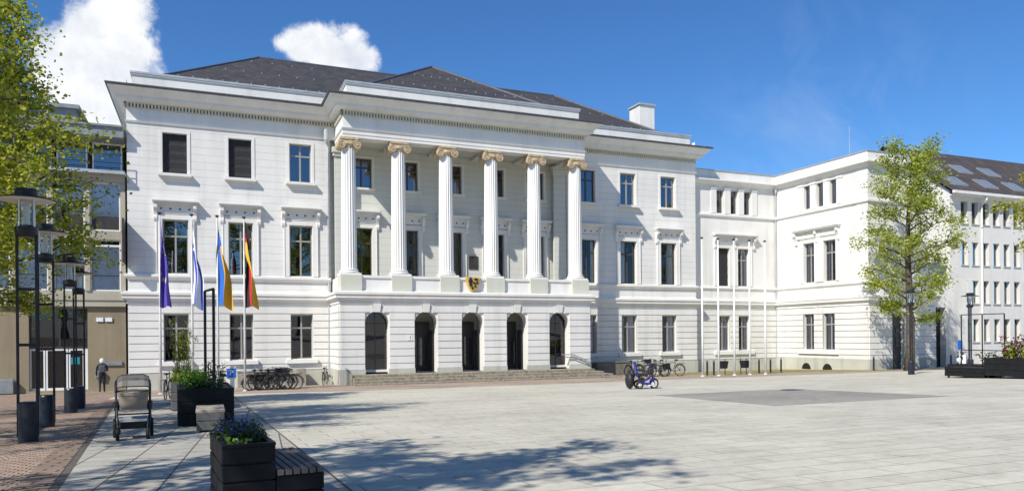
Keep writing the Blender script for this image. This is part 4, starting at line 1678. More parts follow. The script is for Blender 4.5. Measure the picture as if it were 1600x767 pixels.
def make_tree(label, loc, seed, H, RAD, r0, clear, nlimb, nleaf, leaf, lsize, group, spread=.16, up=.55, prof=None, lean=(0, 0), twigs=7):
    rn = random.Random(seed)
    t = thing('tree', label, 'tree', loc, 0, group)
    tk = MB()
    path = []
    rr = []
    n = 9
    wx, wy = rn.uniform(-.15, .15), rn.uniform(-.15, .15)
    for i in range(n + 1):
        f = i / n
        z = -.15 + f * H * .95
        path.append(Vector((lean[0] * f + wx * math.sin(f * 5), lean[1] * f + wy * math.sin(f * 6 + 1), z)))
        rr.append(r0 * (1 - f) ** .75 + .015 + (.10 * r0 * 3 if i == 0 else 0))
    tk.tube(path, rr, 12)
    tips = []
    for i in range(nlimb):
        f = clear + (1 - clear) * ((i + .5) / nlimb) ** .9 * .97
        k = f * n
        a = path[min(int(k), n)].lerp(path[min(int(k) + 1, n)], k - int(k))
        az = i * 2.39996 + rn.uniform(-.5, .5)
        g = (f - clear) / (1 - clear)
        L = RAD * (prof(g) if prof else (1 - .75 * g ** 1.6) * (.65 + .35 * min(1, g * 4))) * rn.uniform(.7, 1.15)
        el = up * (.5 + .9 * g) + rn.uniform(-.15, .2)
        d = Vector((math.cos(az) * math.cos(el), math.sin(az) * math.cos(el), math.sin(el)))
        lp = [a]
        for j in range(1, 6):
            q = d + Vector((rn.uniform(-.25, .25), rn.uniform(-.25, .25), rn.uniform(-.12, .25) - .05 * j))
            lp.append(lp[-1] + q.normalized() * L / 5)
        lr = max(.015, rr[min(int(k), n)] * .42)
        tk.tube(lp, [lr * (1 - j / 5.4) for j in range(6)], 6)
        for w in range(twigs):
            q0 = lp[1 + w % 5] if w % 5 else lp[5]
            dd = (lp[min(5, 2 + w % 5)] - lp[w % 5]).normalized()
            dv = (dd + Vector((rn.gauss(0, .7), rn.gauss(0, .7), rn.gauss(.1, .5)))).normalized()
            tl = L * rn.uniform(.22, .48)
            tp = [q0, q0 + dv * tl * .5 + Vector((0, 0, rn.uniform(-.05, .1))), q0 + dv * tl + Vector((rn.uniform(-.1, .1), rn.uniform(-.1, .1), rn.uniform(-.2, .2)))]
            tk.tube(tp, [lr * .35 + .004, lr * .2 + .004, .004], 4)
            for e in (.35, .6, .8, 1.0):
                x = tp[0].lerp(tp[1], e * 2) if e < .5 else tp[1].lerp(tp[2], e * 2 - 1)
                tips.append(x)
                if rn.random() < .5:
                    tips.append(x + Vector((rn.gauss(0, .18), rn.gauss(0, .18), rn.gauss(0, .15))))
    tk.build('trunk', 'bark', t, smooth=True)
    cr = MB()
    # uneven weight so that some clumps are dense and others bare
    wt = []
    for p in tips:
        wt += [p] * rn.choice((0, 1, 1, 2, 3))
    leaf_cloud(cr, wt, nleaf, lsize, spread, rn)
    cr.build('crown', leaf, t)
    TREES[seed] = t
    return t


GT = 'trees along the left edge'
make_tree('leafy tree just left of the nearest lamps, yellow green spring leaves', (-3.1, -28.6, gz(-28.6)), 11, 11.5, 4.4, .24, .28, 42, 36000, 'leaf', .09, GT, spread=.22, up=.42)
make_tree('leafy tree further back in front of the beige building windows', (-2.75, -19.5, gz(-19.5)), 23, 12.0, 3.5, .22, .26, 56, 56000, 'leaf', .10, GT, spread=.24, up=.36)
make_tree('tree behind the viewer whose crown shades the foreground slabs', (-3.3, -39.9, gz(-39.9)), 31, 10.5, 4.3, .22, .42, 24, 11000, 'leaf', .14, GT, spread=.17)
make_tree('slender airy tree in front of the side wing corner', (42.18, -11.07, gz(-11)), 42, 13.6, 2.3, .25, .22, 40, 17000, 'leaf2', .125, 'trees on the right', lean=(.45, 0),
          spread=.22, up=.5, prof=lambda g: (.98 if g < .55 else .98 - .95 * (g - .55)) * (.72 + .28 * min(1, g * 5)))
make_tree('yellow green tree at the right picture edge', (53.3, -13.6, gz(-13.6)), 57, 14.6, 3.3, .2, .50, 28, 12000, 'leaf_gold', .15, 'trees on the right', spread=.2)


for i, (x, y, sc_, src) in enumerate(((-14, -74, 1.75, 11), (-4, -80, 1.9, 23), (7, -76, 1.7, 31), (18, -82, 1.85, 11), (30, -78, 1.75, 23), (42, -84, 1.9, 31), (54, -80, 1.8, 11))):
    dup(TREES[src], ['first', 'second', 'third', 'fourth', 'fifth', 'sixth', 'seventh'][i] + ' tall tree of the row across the square behind the viewer', (x, y, gz(y)), i * 1.3, 'trees across the square', sc_)


def planks_box(mb, x0, x1, y0, y1, z0, z1, n, gap=.012):
    h = (z1 - z0) / n
    for i in range(n):
        mb.box(x0, x1, y0, y1, z0 + h * i + (gap if i else 0), z0 + h * (i + 1))
    mb.box(x0 + .02, x1 - .02, y0 + .02, y1 - .02, z0, z1 - .02)


def planter(name, label, x0, x1, y0, y1, h, n, mat, group, base=.06, rz=0.0):
    t = thing(name, label, 'planter', (x0, y0, gz((y0 + y1) / 2)), rz, group)
    w, d = x1 - x0, y1 - y0
    g = MB()
    planks_box(g, 0, w, 0, d, base, h - .025, n)
    g.build('planked_box', mat, t, bevel=.008)
    g = MB()
    e = .045
    g.box(-.002, w + .002, -.002, e, h - .025, h)
    g.box(-.002, w + .002, d - e, d + .002, h - .025, h)
    g.box(-.002, e, e, d - e, h - .025, h)
    g.box(w - e, w + .002, e, d - e, h - .025, h)
    g.build('rim', mat, t)
    g = MB()
    g.box(e, w - e, e, d - e, h - .10, h - .04)
    g.build('soil', 'soil', t)
    g = MB()
    for xx in (.08, w - .14):
        for yy in (.08, d - .14):
            g.box(xx, xx + .06, yy, yy + .06, -.02, base + .01)
    g.build('foot', 'black', t)
    return t


def bench_box(name, label, x0, x1, y0, y1, h, mat, seat, group, nslat, along='y', rz=0.0):
    t = thing(name, label, 'bench', (x0, y0, gz((y0 + y1) / 2)), rz, group)
    w, d = x1 - x0, y1 - y0
    g = MB()
    planks_box(g, 0, w, 0, d, .06, h - .045, 2)
    g.build('planked_box', mat, t, bevel=.008)
    g = MB()
    if along == 'y':
        s = w / nslat
        for i in range(nslat):
            g.box(s * i + .006, s * (i + 1) - .006, -.012, d + .01, h - .042, h)
    else:
        s = d / nslat
        for i in range(nslat):
            g.box(-.012, w + .012, s * i + .006, s * (i + 1) - .006, h - .042, h)
    g.build('seat', seat, t, bevel=.004)
    g = MB()
    for xx in (.08, w - .14):
        for yy in (.08, d - .14):
            g.box(xx, xx + .06, yy, yy + .06, -.03, .07)
    g.build('foot', 'black', t)
    return t


M['seat_wood'] = plain('brown_weathered_decking', (0.155, 0.12, 0.10), 0.7, 0, .35, 7, .3)
M['seat_pale'] = plain('pale_weathered_decking', (0.36, 0.30, 0.24), 0.75, 0, .3, 7, .3)
GP = 'planters on the slab walkway'
P1 = (3.72, 4.12, -36.54, -35.62)
planter('planter', 'near black plank planter full of blue flowers beside the brown slatted bench', *P1, .61, 4, 'planter', GP, .03, R(5))
bench_box('bench', 'low black bench with brown slats joined to the nearest planter', 4.125, 4.50, -36.505, -35.30, .39, 'planter', 'seat_wood', 'benches beside the planters', 6, rz=R(5))
planter('planter', 'wide black planter behind the small grey bench, shrubs and black trellis above', 3.10, 4.16, -26.5, -24.4, .78, 3, 'planter', GP, rz=R(2))
bench_box('bench', 'small grey box bench with pale slats in front of the wide planter', 3.46, 3.93, -28.15, -27.0, .42, 'planter_grey', 'seat_pale', 'benches beside the planters', 5, 'x')
planter('planter', 'weathered grey planter half hidden by the wide black one', 2.76, 3.85, -20.8, -18.6, .80, 3, 'planter_grey', GP)
planter('planter', 'rearmost black planter near the parked bicycles', 2.62, 3.6, -17.2, -15.2, .80, 3, 'planter', GP)
planter('planter', 'tall black planter at the right picture edge', 33.0, 34.4, -26.0, -22.15, .78, 3, 'planter', 'planters on the right side')
bench_box('bench', 'long low black bench joined to the right hand planter', 33.0, 34.3, -22.13, -20.4, .44, 'planter', 'planter', 'benches on the right side', 5)
planter('planter', 'second black planter of the right group carrying a steel trellis', 35.3, 36.6, -25.5, -18.8, .42, 2, 'planter', 'planters on the right side')


def shrub(label, x, y, z, w, d, h, n, leaf, size, seed, stems=10, name='shrub', cat='shrub', flowers=None, nf=0, group=None, fsize=.04):
    rn = random.Random(seed)
    t = thing(name, label, cat, (x, y, z), 0, group)
    s = MB()
    tips = []
    for i in range(stems):
        a, b = rn.uniform(-w / 2, w / 2), rn.uniform(-d / 2, d / 2)
        hh = h * rn.uniform(.55, 1.0)
        q = [Vector((a * .7, b * .7, 0)), Vector((a * .9 + rn.gauss(0, .02), b * .9, hh * .5)), Vector((a + rn.gauss(0, .05 * h), b + rn.gauss(0, .05 * h), hh))]
        s.tube(q, [.008, .006, .003], 4)
        for e in (.3, .5, .65, .8, .95, 1.0):
            tips.append(q[0].lerp(q[1], e * 2) if e < .5 else q[1].lerp(q[2], e * 2 - 1))
    s.build('stem', 'leaf_dark', t)
    c = MB()
    leaf_cloud(c, tips, n, size, size * .9, rn)
    c.build('foliage', leaf, t)
    if flowers:
        f = MB()
        top = sorted(tips, key=lambda p: -p.z)[:max(4, len(tips) // 2)]
        leaf_cloud(f, top, nf, fsize, .035, rn)
        f.build('blossom', flowers, t)
    return t


zt = gz(-36) + .55
shrub('dense blue flowers filling the nearest planter', 3.86, -35.97, zt, .28, .62, .17, 1300, 'leaf_dark', .026, 3, 60, 'flower_bed', 'flowers', 'petal_blue', 620, 'flowers in the nearest planter', .017)
shrub('broad lime green leafy plant at the front of the nearest planter', 3.845, -36.30, zt, .10, .08, .07, 60, 'leaf_lime', .04, 4, 6, 'bedding_plant', 'plant', 'petal_pale', 3, None, .022)
shrub('rosemary like dark bush at the right corner of the nearest planter', 3.98, -36.1, zt, .14, .5, .13, 1300, 'leaf_dark', .017, 5, 44, 'bedding_plant', 'plant')
shrub('pale flowers at the back left of the nearest planter', 3.73, -35.72, zt, .10, .2, .15, 160, 'leaf2', .024, 6, 14, 'flower_bed', 'flowers', 'petal_pale', 70, 'flowers in the nearest planter', .015)
zt = gz(-25.4) + .70
shrub('bright lime green bush rising from the wide black planter', 3.40, -26.0, zt, .42, .5, .42, 1300, 'leaf_lime', .045, 8, 34)
shrub('mixed dark shrubs with pale blue flowers in the wide planter', 3.55, -25.9, zt, .85, .7, .22, 1300, 'leaf_dark', .035, 9, 50, 'shrub', 'shrub', 'petal_pale', 160, None, .025)
shrub('tall dark wiry shrub below the black trellis', 3.80, -24.9, zt, .4, .7, .58, 380, 'leaf_dark', .04, 10, 20)
zt = gz(-19.7) + .74
shrub('slender feathery young tree standing in the weathered grey planter', 3.05, -19.9, zt, .5, .5, 1.75, 1500, 'leaf2', .04, 12, 20, 'sapling', 'sapling')
shrub('green bedding plants in the weathered grey planter', 3.1, -20.3, zt, .6, .7, .3, 900, 'leaf2', .05, 13, 30, 'shrub', 'shrub', 'petal_pale', 60)
shrub('low green shrubs in the rearmost planter', 3.1, -16.2, gz(-16.2) + .74, .8, 1.5, .34, 900, 'leaf2', .06, 14, 30)
zt = gz(-24) + .72
shrub('green shrubs in the tall planter at the right edge', 33.7, -23.6, zt, 1.1, 2.0, .55, 1300, 'leaf2', .09, 15, 34)
shrub('dark red leaved shrub above the right hand planter', 33.8, -22.9, zt, .9, 1.2, .95, 420, 'leaf_red', .10, 16, 14)
shrub('mixed brownish green plants in the trellis planter', 35.9, -22.8, gz(-22.8) + .36, 1.0, 5.6, .55, 1600, 'leaf_dark', .10, 17, 50, 'shrub', 'shrub', 'leaf_red', 120, None, .09)


def trellis(label, p0, p1, h, loc, group, r=.03, mid=True):
    t = thing('trellis', label, 'trellis', loc, 0, group)
    a, b = Vector(p0), Vector(p1)
    g = MB()
    for q in ([a, b, a.lerp(b, .5)] if mid else [a, b]):
        g.box(q.x - r, q.x + r, q.y - r, q.y + r, 0, h)
    g.build('upright', 'black_metal', t)
    for z in ((h, h * .42) if mid else (h,)):
        g = MB()
        g.tube([a + Vector((0, 0, z)), b + Vector((0, 0, z))], r, 4)
        g.build('crossbar', 'black_metal', t)
    return t


trellis('tall black metal trellis frame seen edge on above the planters', (0, 0, 0), (.17, -.95, 0), 2.38, (3.62, -24.6, gz(-24.6) + .5), 'steel trellis frames', .03, False)
trellis('wide black trellis frame in front of the office block windows', (0, 0, 0), (.0, -2.0, 0), 2.8, (36.0, -18.99, gz(-19.0)), 'steel trellis frames', .02)

# ------------------------------------------------------------------ bicycles
def make_bike(label, loc, rz, group, paint='black_metal'):
    t = thing('bicycle', label, 'bicycle', loc, rz, group)
    rw, xa, xb = .34, -.53, .53
    for x in (xa, xb):
        g = MB()
        g.tube([(x + rw * math.cos(2 * PI * i / 28), 0, rw + rw * math.sin(2 * PI * i / 28)) for i in range(28)], .017, 6, True)
        w = g.build('wheel', 'rubber', t)
        g = MB()
        g.tube([(x + (rw - .03) * math.cos(2 * PI * i / 28), 0, rw + (rw - .03) * math.sin(2 * PI * i / 28)) for i in range(28)], .011, 4, True)
        for i in range(14):
            a = 2 * PI * i / 14
            g.cyl((x, .02 * (-1) ** i, rw), (x + (rw - .03) * math.cos(a), 0, rw + (rw - .03) * math.sin(a)), .003, .003, 4)
        g.cyl((x, -.04, rw), (x, .04, rw), .025, .025, 8)
        g.build('rim', 'iron', w)
    g = MB()
    bb, st, hd = (-.06, 0, .30), (-.24, 0, .82), (.40, 0, .84)
    g.tube([bb, st], .017, 6)
    g.tube([st, (.37, 0, .76)], .016, 6)
    g.tube([bb, (.38, 0, .70)], .02, 6)
    for s in (-.05, .05):
        g.tube([bb, (xa, s, rw)], .011, 6)
        g.tube([(st[0] + .03, 0, .74), (xa, s, rw)], .010, 6)
        g.tube([(.42, 0, .66), (.45, s, .62), (xb, s, rw)], .013, 6)
    g.tube([(.43, 0, .62), hd, (.37, 0, 1.0)], .018, 6)
    g.build('frame', paint, t)
    g = MB()
    g.tube([(.22, -.29, 1.02), (.33, -.26, 1.05), (.38, 0, 1.02), (.33, .26, 1.05), (.22, .29, 1.02)], .014, 6)
    g.build('handlebar', 'steel', t)
    g = MB()
    g.sphere((-.29, 0, .94), .14, 10, 6, (1.0, .62, .32))
    g.tube([(-.24, 0, .80), (-.28, 0, .92)], .014, 6)
    g.build('saddle', 'black', t)
    g = MB()
    for x, a0_, a1_ in ((xa, 20, 190), (xb, -10, 150)):
        pts = [(x + (rw + .045) * math.cos(R(a)), 0, rw + (rw + .045) * math.sin(R(a))) for a in range(a0_, a1_, 14)]
        g.tube(pts, .017, 5)
    g.build('mudguard', 'black_metal', t)
    g = MB()
    g.box(-.86, -.36, -.07, .07, .735, .75)
    for s in (-.06, .06):
        g.cyl((-.62, s, .735), (xa, s * .9, rw), .006, .006, 5)
    g.build('luggage_rack', 'black_metal', t)
    g = MB()
    g.lathe([(.09, -.01), (.09, .01)], 0, 0, 0, 14)
    for v in range(len(g.v)):
        x_, y_, z_ = g.v[v]
        g.v[v] = (x_ - .06, z_ + .05, y_ + .30)
    g.tube([(-.06, .05, .30), (.05, .07, .17)], .01, 5)
    g.tube([(-.06, -.05, .30), (-.17, -.07, .43)], .01, 5)
    g.build('crank', 'steel', t)
    return t


bk = make_bike('front bicycle of the black cluster beside the fourth flagpole', (6.55, -6.6, gz(-6.6)), R(4), 'bicycles parked left of the portico')
for x, y, a, lab in ((6.85, -6.15, 10, 'bicycle just behind the front one in the left cluster'),
                     (6.35, -5.7, -6, 'third bicycle deep in the left cluster'),
                     (6.75, -5.25, 5, 'rear bicycle of the left cluster nearest the stone wall'),
                     (6.15, -6.0, 172, 'bicycle facing the flagpole in the left cluster'),
                     (7.0, -6.75, 176, 'bicycle with its front wheel turned to the portico in the left cluster'),
                     (6.0, -6.4, 20, 'bicycle nearest the blue parking sign in the left cluster')):
    dup(bk, lab, (x, y, gz(y)), R(a))
bk2 = make_bike('bicycle with front basket and black panniers in the left cluster', (6.6, -6.35, gz(-6.35)), R(-8), 'bicycles parked left of the portico')
g = MB()
g.ring([[(.44, -.14, .78), (.66, -.14, .78), (.66, .14, .78), (.44, .14, .78)], [(.40, -.19, 1.02), (.72, -.19, 1.02), (.72, .19, 1.02), (.40, .19, 1.02)]])
g.build('basket', 'bag', bk2)
for q in (-.13, .13):
    g = MB()
    g.box(-.78, -.44, q - .055, q + .055, .40, .74)
    g.build('pannier', 'bag', bk2, bevel=.03)
dup(bk2, 'bicycle with basket and panniers at the back of the left cluster', (6.35, -5.45, gz(-5.45)), R(6))
dup(bk2, 'bicycle with front basket and panniers in the right rack', (27.75, -6.35, gz(-6.35)), R(172), 'bicycles parked right of the portico')
dup(bk, 'lone bicycle seen end on beside the portico corner downpipe', (9.75, -.95, gz(-.95)), R(72), 'single bicycles')
dup(bk, 'bicycle whose black wheel shows behind the wide planter', (4.05, -20.6, gz(-20.6)), R(96), 'single bicycles')
for x, y, a, lab in ((28.55, -6.7, 178, 'upright bicycle at the right end of the right rack'), (28.1, -6.0, 15, 'bicycle behind the upright one in the right rack'),
                     (27.3, -6.1, -8, 'bicycle in the middle of the right rack'), (26.8, -5.4, 20, 'bicycle at the shaded end of the right rack')):
    dup(bk, lab, (x, y, gz(y)), R(a), 'bicycles parked right of the portico')
for x, y, a, lab in ((2.35, -12.6, 84, 'bicycle behind the stroller at the end of the walkway'), (2.75, -11.9, 96, 'bicycle beside the rear planter'),
                     (47.9, -10.4, 30, 'bicycle leaning near the gateway'), (46.5, -14.0, 15, 'bicycle between the lamp and the right hand planters')):
    dup(bk, lab, (x, y, gz(y)), R(a), 'single bicycles')

# moped by the gateway
mp = thing('moped', 'pale moped parked beside the dark gateway', 'moped', (47.0, -10.9, gz(-10.9)), R(25))
for x in (-.55, .6):
    g = MB()
    g.tube([(x + .19 * math.cos(2 * PI * i / 20), 0, .24 + .19 * math.sin(2 * PI * i / 20)) for i in range(20)], .055, 8, True)
    g.build('wheel', 'rubber', mp)
g = MB()
g.sphere((-.42, 0, .52), .30, 12, 8, (1.25, .5, .7))
g.ring([[(.30, -.2, .22), (.38, -.2, .22), (.38, .2, .22), (.30, .2, .22)], [(.44, -.17, .85), (.50, -.17, .85), (.50, .17, .85), (.44, .17, .85)]])
g.box(-.3, .35, -.16, .16, .2, .26)
g.sphere((.60, 0, .42), .2, 10, 6, (1.1, .45, .5))
g.build('body', 'signwhite', mp)
g = MB()
g.sphere((-.35, 0, .76), .24, 12, 6, (1.3, .55, .3))
g.build('seat', 'black', mp)
g = MB()
g.tube([(.5, 0, .3), (.42, 0, 1.0)], .025, 6)
g.tube([(.36, -.3, 1.04), (.42, 0, 1.02), (.36, .3, 1.04)], .018, 6)
g.build('handlebar', 'black_metal', mp)

# bike stands, bollards and bins
def post(x, y, label, group):
    t = thing('bollard', label, 'bollard', (x, y, gz(y)), 0, group)
    g = MB()
    g.lathe([(.055, -.05), (.055, .78), (.035, .84)], 0, 0, 0, 12)
    g.build('post', 'blue_black', t)
    g = MB()
    g.sphere((0, 0, .90), .055, 10, 6)
    g.build('knob', 'steel', t)
    return t


labs = ['bollard just right of the first bare flagpole', 'bollard left of the second bare flagpole', 'bollard behind the middle bare flagpole',
        'bollard left of the last bare flagpole', 'bollard next to the wing corner downpipe', 'bollard right of the wing corner downpipe']
for (x, y), lab in zip(((30.8, -7.0), (31.28, -7.0), (32.8, -7.0), (34.97, -6.6), (36.04, -6.4), (37.06, -6.2)), labs):
    post(x, y, lab, 'bollards by the bare flagpoles')
post(41.8, -9.0, 'lone dark bollard left of the wing door', 'single bollards')
post(48.4, -9.2, 'grey bollard in front of the dark gateway', 'single bollards')


def bin_(x, y, label):
    t = thing('litter_bin', label, 'litter bin', (x, y, gz(y)), 0, 'black bins between the bare flagpoles')
    g = MB()
    g.ring([[(-.2, -.13, .38), (.2, -.13, .38), (.2, .13, .38), (-.2, .13, .38)], [(-.26, -.17, .82), (.26, -.17, .82), (.26, .17, .82), (-.26, .17, .82)]])
    g.build('box', 'bag', t, bevel=.03)
    for s in (-.2, .2):
        g = MB()
        g.cyl((s, .1, -.05), (s, .1, .95), .025, .025, 8)
        g.build('leg', 'blue_black', t)
    return t


bin_(31.65, -7.4, 'black bin between second and middle bare flagpoles')
bin_(33.2, -7.4, 'black bin between middle and fourth bare flagpoles')

# parking sign
ps = thing('parking_sign', 'blue parking sign with white P on a pale panel', 'sign', (4.72, -6.0, gz(-6)))
g = MB()
g.box(-.2, .2, .02, .1, 0, 1.15)
g.build('panel', 'signwhite', ps)
g = MB()
g.box(-.18, .24, -.015, .02, .62, 1.04)
g.build('plate', 'signblue', ps)
text_obj('letter', 'P', .36, 'signwhite', ps, (.03, -.02, .83))
ps2 = thing('traffic_sign', 'small blue sign on a thin post beside the office block', 'sign', (45.39, -12.0, gz(-12)))
g = MB()
g.cyl((0, 0, 0), (0, 0, 1.75), .03, .03, 8)
g.build('post', 'pole', ps2)
g = MB()
g.box(-.2, .2, -.05, -.03, 1.2, 1.75)
g.build('plate', 'signblue', ps2)
g = MB()
g.box(-.05, .95, -.25, .0, .05, .75)
el = tag(g.build('service_cabinet', 'greypanel', bevel=.02), 'grey service cabinet at far left wall with lamps in front', 'cabinet')
el.location = (-5.9, -.05, 0)

# ------------------------------------------------------------------ mobility scooter
ms = thing('mobility_scooter', 'blue mobility scooter with black seat and black bag behind', 'mobility scooter', (18.62, -19.2, gz(-19.2)), R(-22))
ms.scale = (.84, 1, 1)
for (x, y, r) in ((.46, 0, .17), (-.22, -.24, .13), (-.22, .24, .13)):
    g = MB()
    g.tube([(x + r * math.cos(2 * PI * i / 24), y, r + .03 + r * math.sin(2 * PI * i / 24)) for i in range(24)], .04, 8, True)
    w = g.build('wheel', 'rubber', ms)
    g = MB()
    for k in range(6):
        a = 2 * PI * k / 6 + .3
        g.cyl((x, y, r + .03), (x + r * .85 * math.cos(a), y, r + .03 + r * .85 * math.sin(a)), .012, .010, 5)
    g.cyl((x, y - .03, r + .03), (x, y + .03, r + .03), .035, .035, 10)
    g.tube([(x + r * .8 * math.cos(2 * PI * i / 20), y, r + .03 + r * .8 * math.sin(2 * PI * i / 20)) for i in range(20)], .013, 5, True)
    g.build('rim', 'white_metal', w)
g = MB()
g.box(-.25, .30, -.17, .17, .16, .23)
g.tube([(.30, 0, .2), (.42, 0, .34), (.36, 0, .55), (.28, 0, .9)], .035, 8)
g.tube([(-.2, 0, .2), (-.2, 0, .5)], .045, 8)
g.tube([(-.28, -.16, .5), (-.40, -.16, 1.0), (-.40, .16, 1.0), (-.28, .16, .5)], .03, 8)
g.tube([(.46, -.07, .2), (.44, -.07, .40), (.40, 0, .44), (.44, .07, .40), (.46, .07, .2)], .022, 6)
g.tube([(-.25, -.17, .22), (.05, -.18, .30), (.30, -.1, .42)], .022, 6)
g.tube([(-.25, .17, .22), (.05, .18, .30), (.30, .1, .42)], .022, 6)
g.build('frame', 'scooter', ms, bevel=.006)
g = MB()
g.box(-.3, .16, -.21, .21, .48, .58)
g.build('seat', 'black', ms, bevel=.03)
g = MB()
g.box(-.22, .02, -.15, .15, .235, .42)
g.build('battery_box', 'black', ms, bevel=.02)
g = MB()
g.tube([(-.28, -.24, .70), (-.05, -.25, .70), (.02, -.25, .69)], .03, 8)
g.tube([(-.28, .24, .70), (-.05, .25, .70), (.02, .25, .69)], .03, 8)
g.build('armrest', 'black', ms)
g = MB()
g.hexa([(-.33, -.19, .58), (-.26, -.19, .58), (-.26, .19, .58), (-.33, .19, .58), (-.43, -.17, .96), (-.36, -.17, .96), (-.36, .17, .96), (-.43, .17, .96)])
g.build('backrest', 'scooter', ms, bevel=.02)
g = MB()
g.tube([(.22, -.26, .9), (.28, -.2, .95), (.30, 0, .92), (.28, .2, .95), (.22, .26, .9)], .018, 6)
g.build('handlebar', 'black_metal', ms)
g = MB()
g.box(.20, .40, -.17, .17, .52, .78)
g.build('front_basket', 'bag', ms, bevel=.04)
g = MB()
g.sphere((-.62, -.05, .32), .33, 16, 10, (.62, .8, .95))
g.sphere((-.52, .0, .52), .22, 12, 8, (.7, .9, .9))
tagb = g.build('bag', 'bag', ms)
g = MB()
g.box(.16, .30, -.2, .2, .125, .155)
g.build('bumper', 'white_metal', ms)

# ------------------------------------------------------------------ stroller
st_ = thing('stroller', 'beige pushchair with sheer hood standing on the slab walkway', 'stroller', (2.47, -28.45, gz(-28.5)), R(5), None, .96)
for (x, y, r) in ((-.25, -.36, .105), (.22, -.36, .105), (-.30, .30, .15), (.30, .30, .15)):
    g = MB()
    g.tube([(x, y + r * math.cos(2 * PI * i / 22), r + r * math.sin(2 * PI * i / 22)) for i in range(22)], .028, 8, True)
    w = g.build('wheel', 'rubber', st_)
    g = MB()
    g.cyl((x - .012, y, r), (x + .012, y, r), r * .7, r * .7, 14)
    g.build('rim', 'black_metal', w)
g = MB()
for s in (-1, 1):
    g.tube([(s * .23, -.36, .12), (s * .25, -.22, .28), (s * .265, -.02, .58), (s * .28, .32, .92), (s * .27, .42, 1.0)], .02, 8)
    g.tube([(s * .29, .30, .15), (s * .275, .12, .42), (s * .265, -.02, .60)], .018, 8)
    g.cyl((s * .23, -.36, .12), (s * .23, -.36, .24), .03, .03, 8)
    g.cyl((s * .262, -.02, .5), (s * .262, -.02, .66), .045, .045, 10)
g.tube([(-.27, .42, 1.0), (-.1, .48, 1.03), (.1, .48, 1.03), (.27, .42, 1.0)], .022, 8)
g.tube([(-.25, -.05, .43), (.25, -.05, .43)], .014, 6)
g.build('frame', 'black_metal', st_)
g = MB()
n = 24
rings = []
for (k, z, dy) in ((.76, .54, 0), (.87, .56, 0), (.95, .65, 0), (1.0, .77, 0), (1.02, .81, 0)):
    rings.append([(.235 * k * max(-1, min(1, 1.5 * math.cos(2 * PI * i / n))), -.05 + .40 * k * math.sin(2 * PI * i / n), z) for i in range(n)])
g.ring(rings)
g.build('carrycot', 'stroller', st_, smooth=True)
g = MB()
ringa = [(.245 * max(-1, min(1, 1.5 * math.cos(2 * PI * i / n))), -.05 + .41 * math.sin(2 * PI * i / n), .785) for i in range(n)]
ringb = [(x * 1.01, y * 1.01, .84) for x, y, z in ringa]
g.ring([ringa, ringb], True, False)
g.build('cot_trim', 'stroller', st_)
g = MB()
hood = []
for j in range(7):
    a = R(22 + 118 * j / 6)
    row = []
    for i in range(13):
        t = PI * i / 12
        x = .255 * max(-1, min(1, 1.35 * math.cos(t)))
        rr = .31 * min(1, 1.25 * math.sin(t))
        row.append((x, -.02 - rr * math.cos(a) * 1.2, .82 + rr * math.sin(a) * 1.0))
    hood.append(row)
for r0_, r1_ in zip(hood, hood[1:]):
    for i in range(12):
        g.quad(r0_[i], r0_[i + 1], r1_[i + 1], r1_[i])
hd = g.build('hood', 'stroller_net', st_, smooth=True)
g = MB()
g.tube(hood[0], .010, 6)
g.tube(hood[3], .009, 6)
g.tube(hood[6], .009, 6)
g.build('hood_hoop', 'black_metal', hd)
g = MB()
g.sphere((0, -.1, .82), .19, 12, 8, (.95, 1.5, .28))
g.build('blanket', 'stroller', st_)
g = MB()
g.hexa([(-.2, -.34, .20), (.2, -.34, .20), (.23, .24, .20), (-.23, .24, .20), (-.21, -.40, .33), (.21, -.40, .33), (.25, .28, .36), (-.25, .28, .36)])
g.build('basket', 'bag', st_, bevel=.02)
g = MB()
g.hexa([(-.21, -.42, .325), (.21, -.42, .325), (.24, -.02, .365), (-.24, -.02, .365), (-.21, -.42, .345), (.21, -.42, .345), (.24, -.02, .385), (-.24, -.02, .385)])
g.build('basket_lid', 'zinc', st_, bevel=.01)

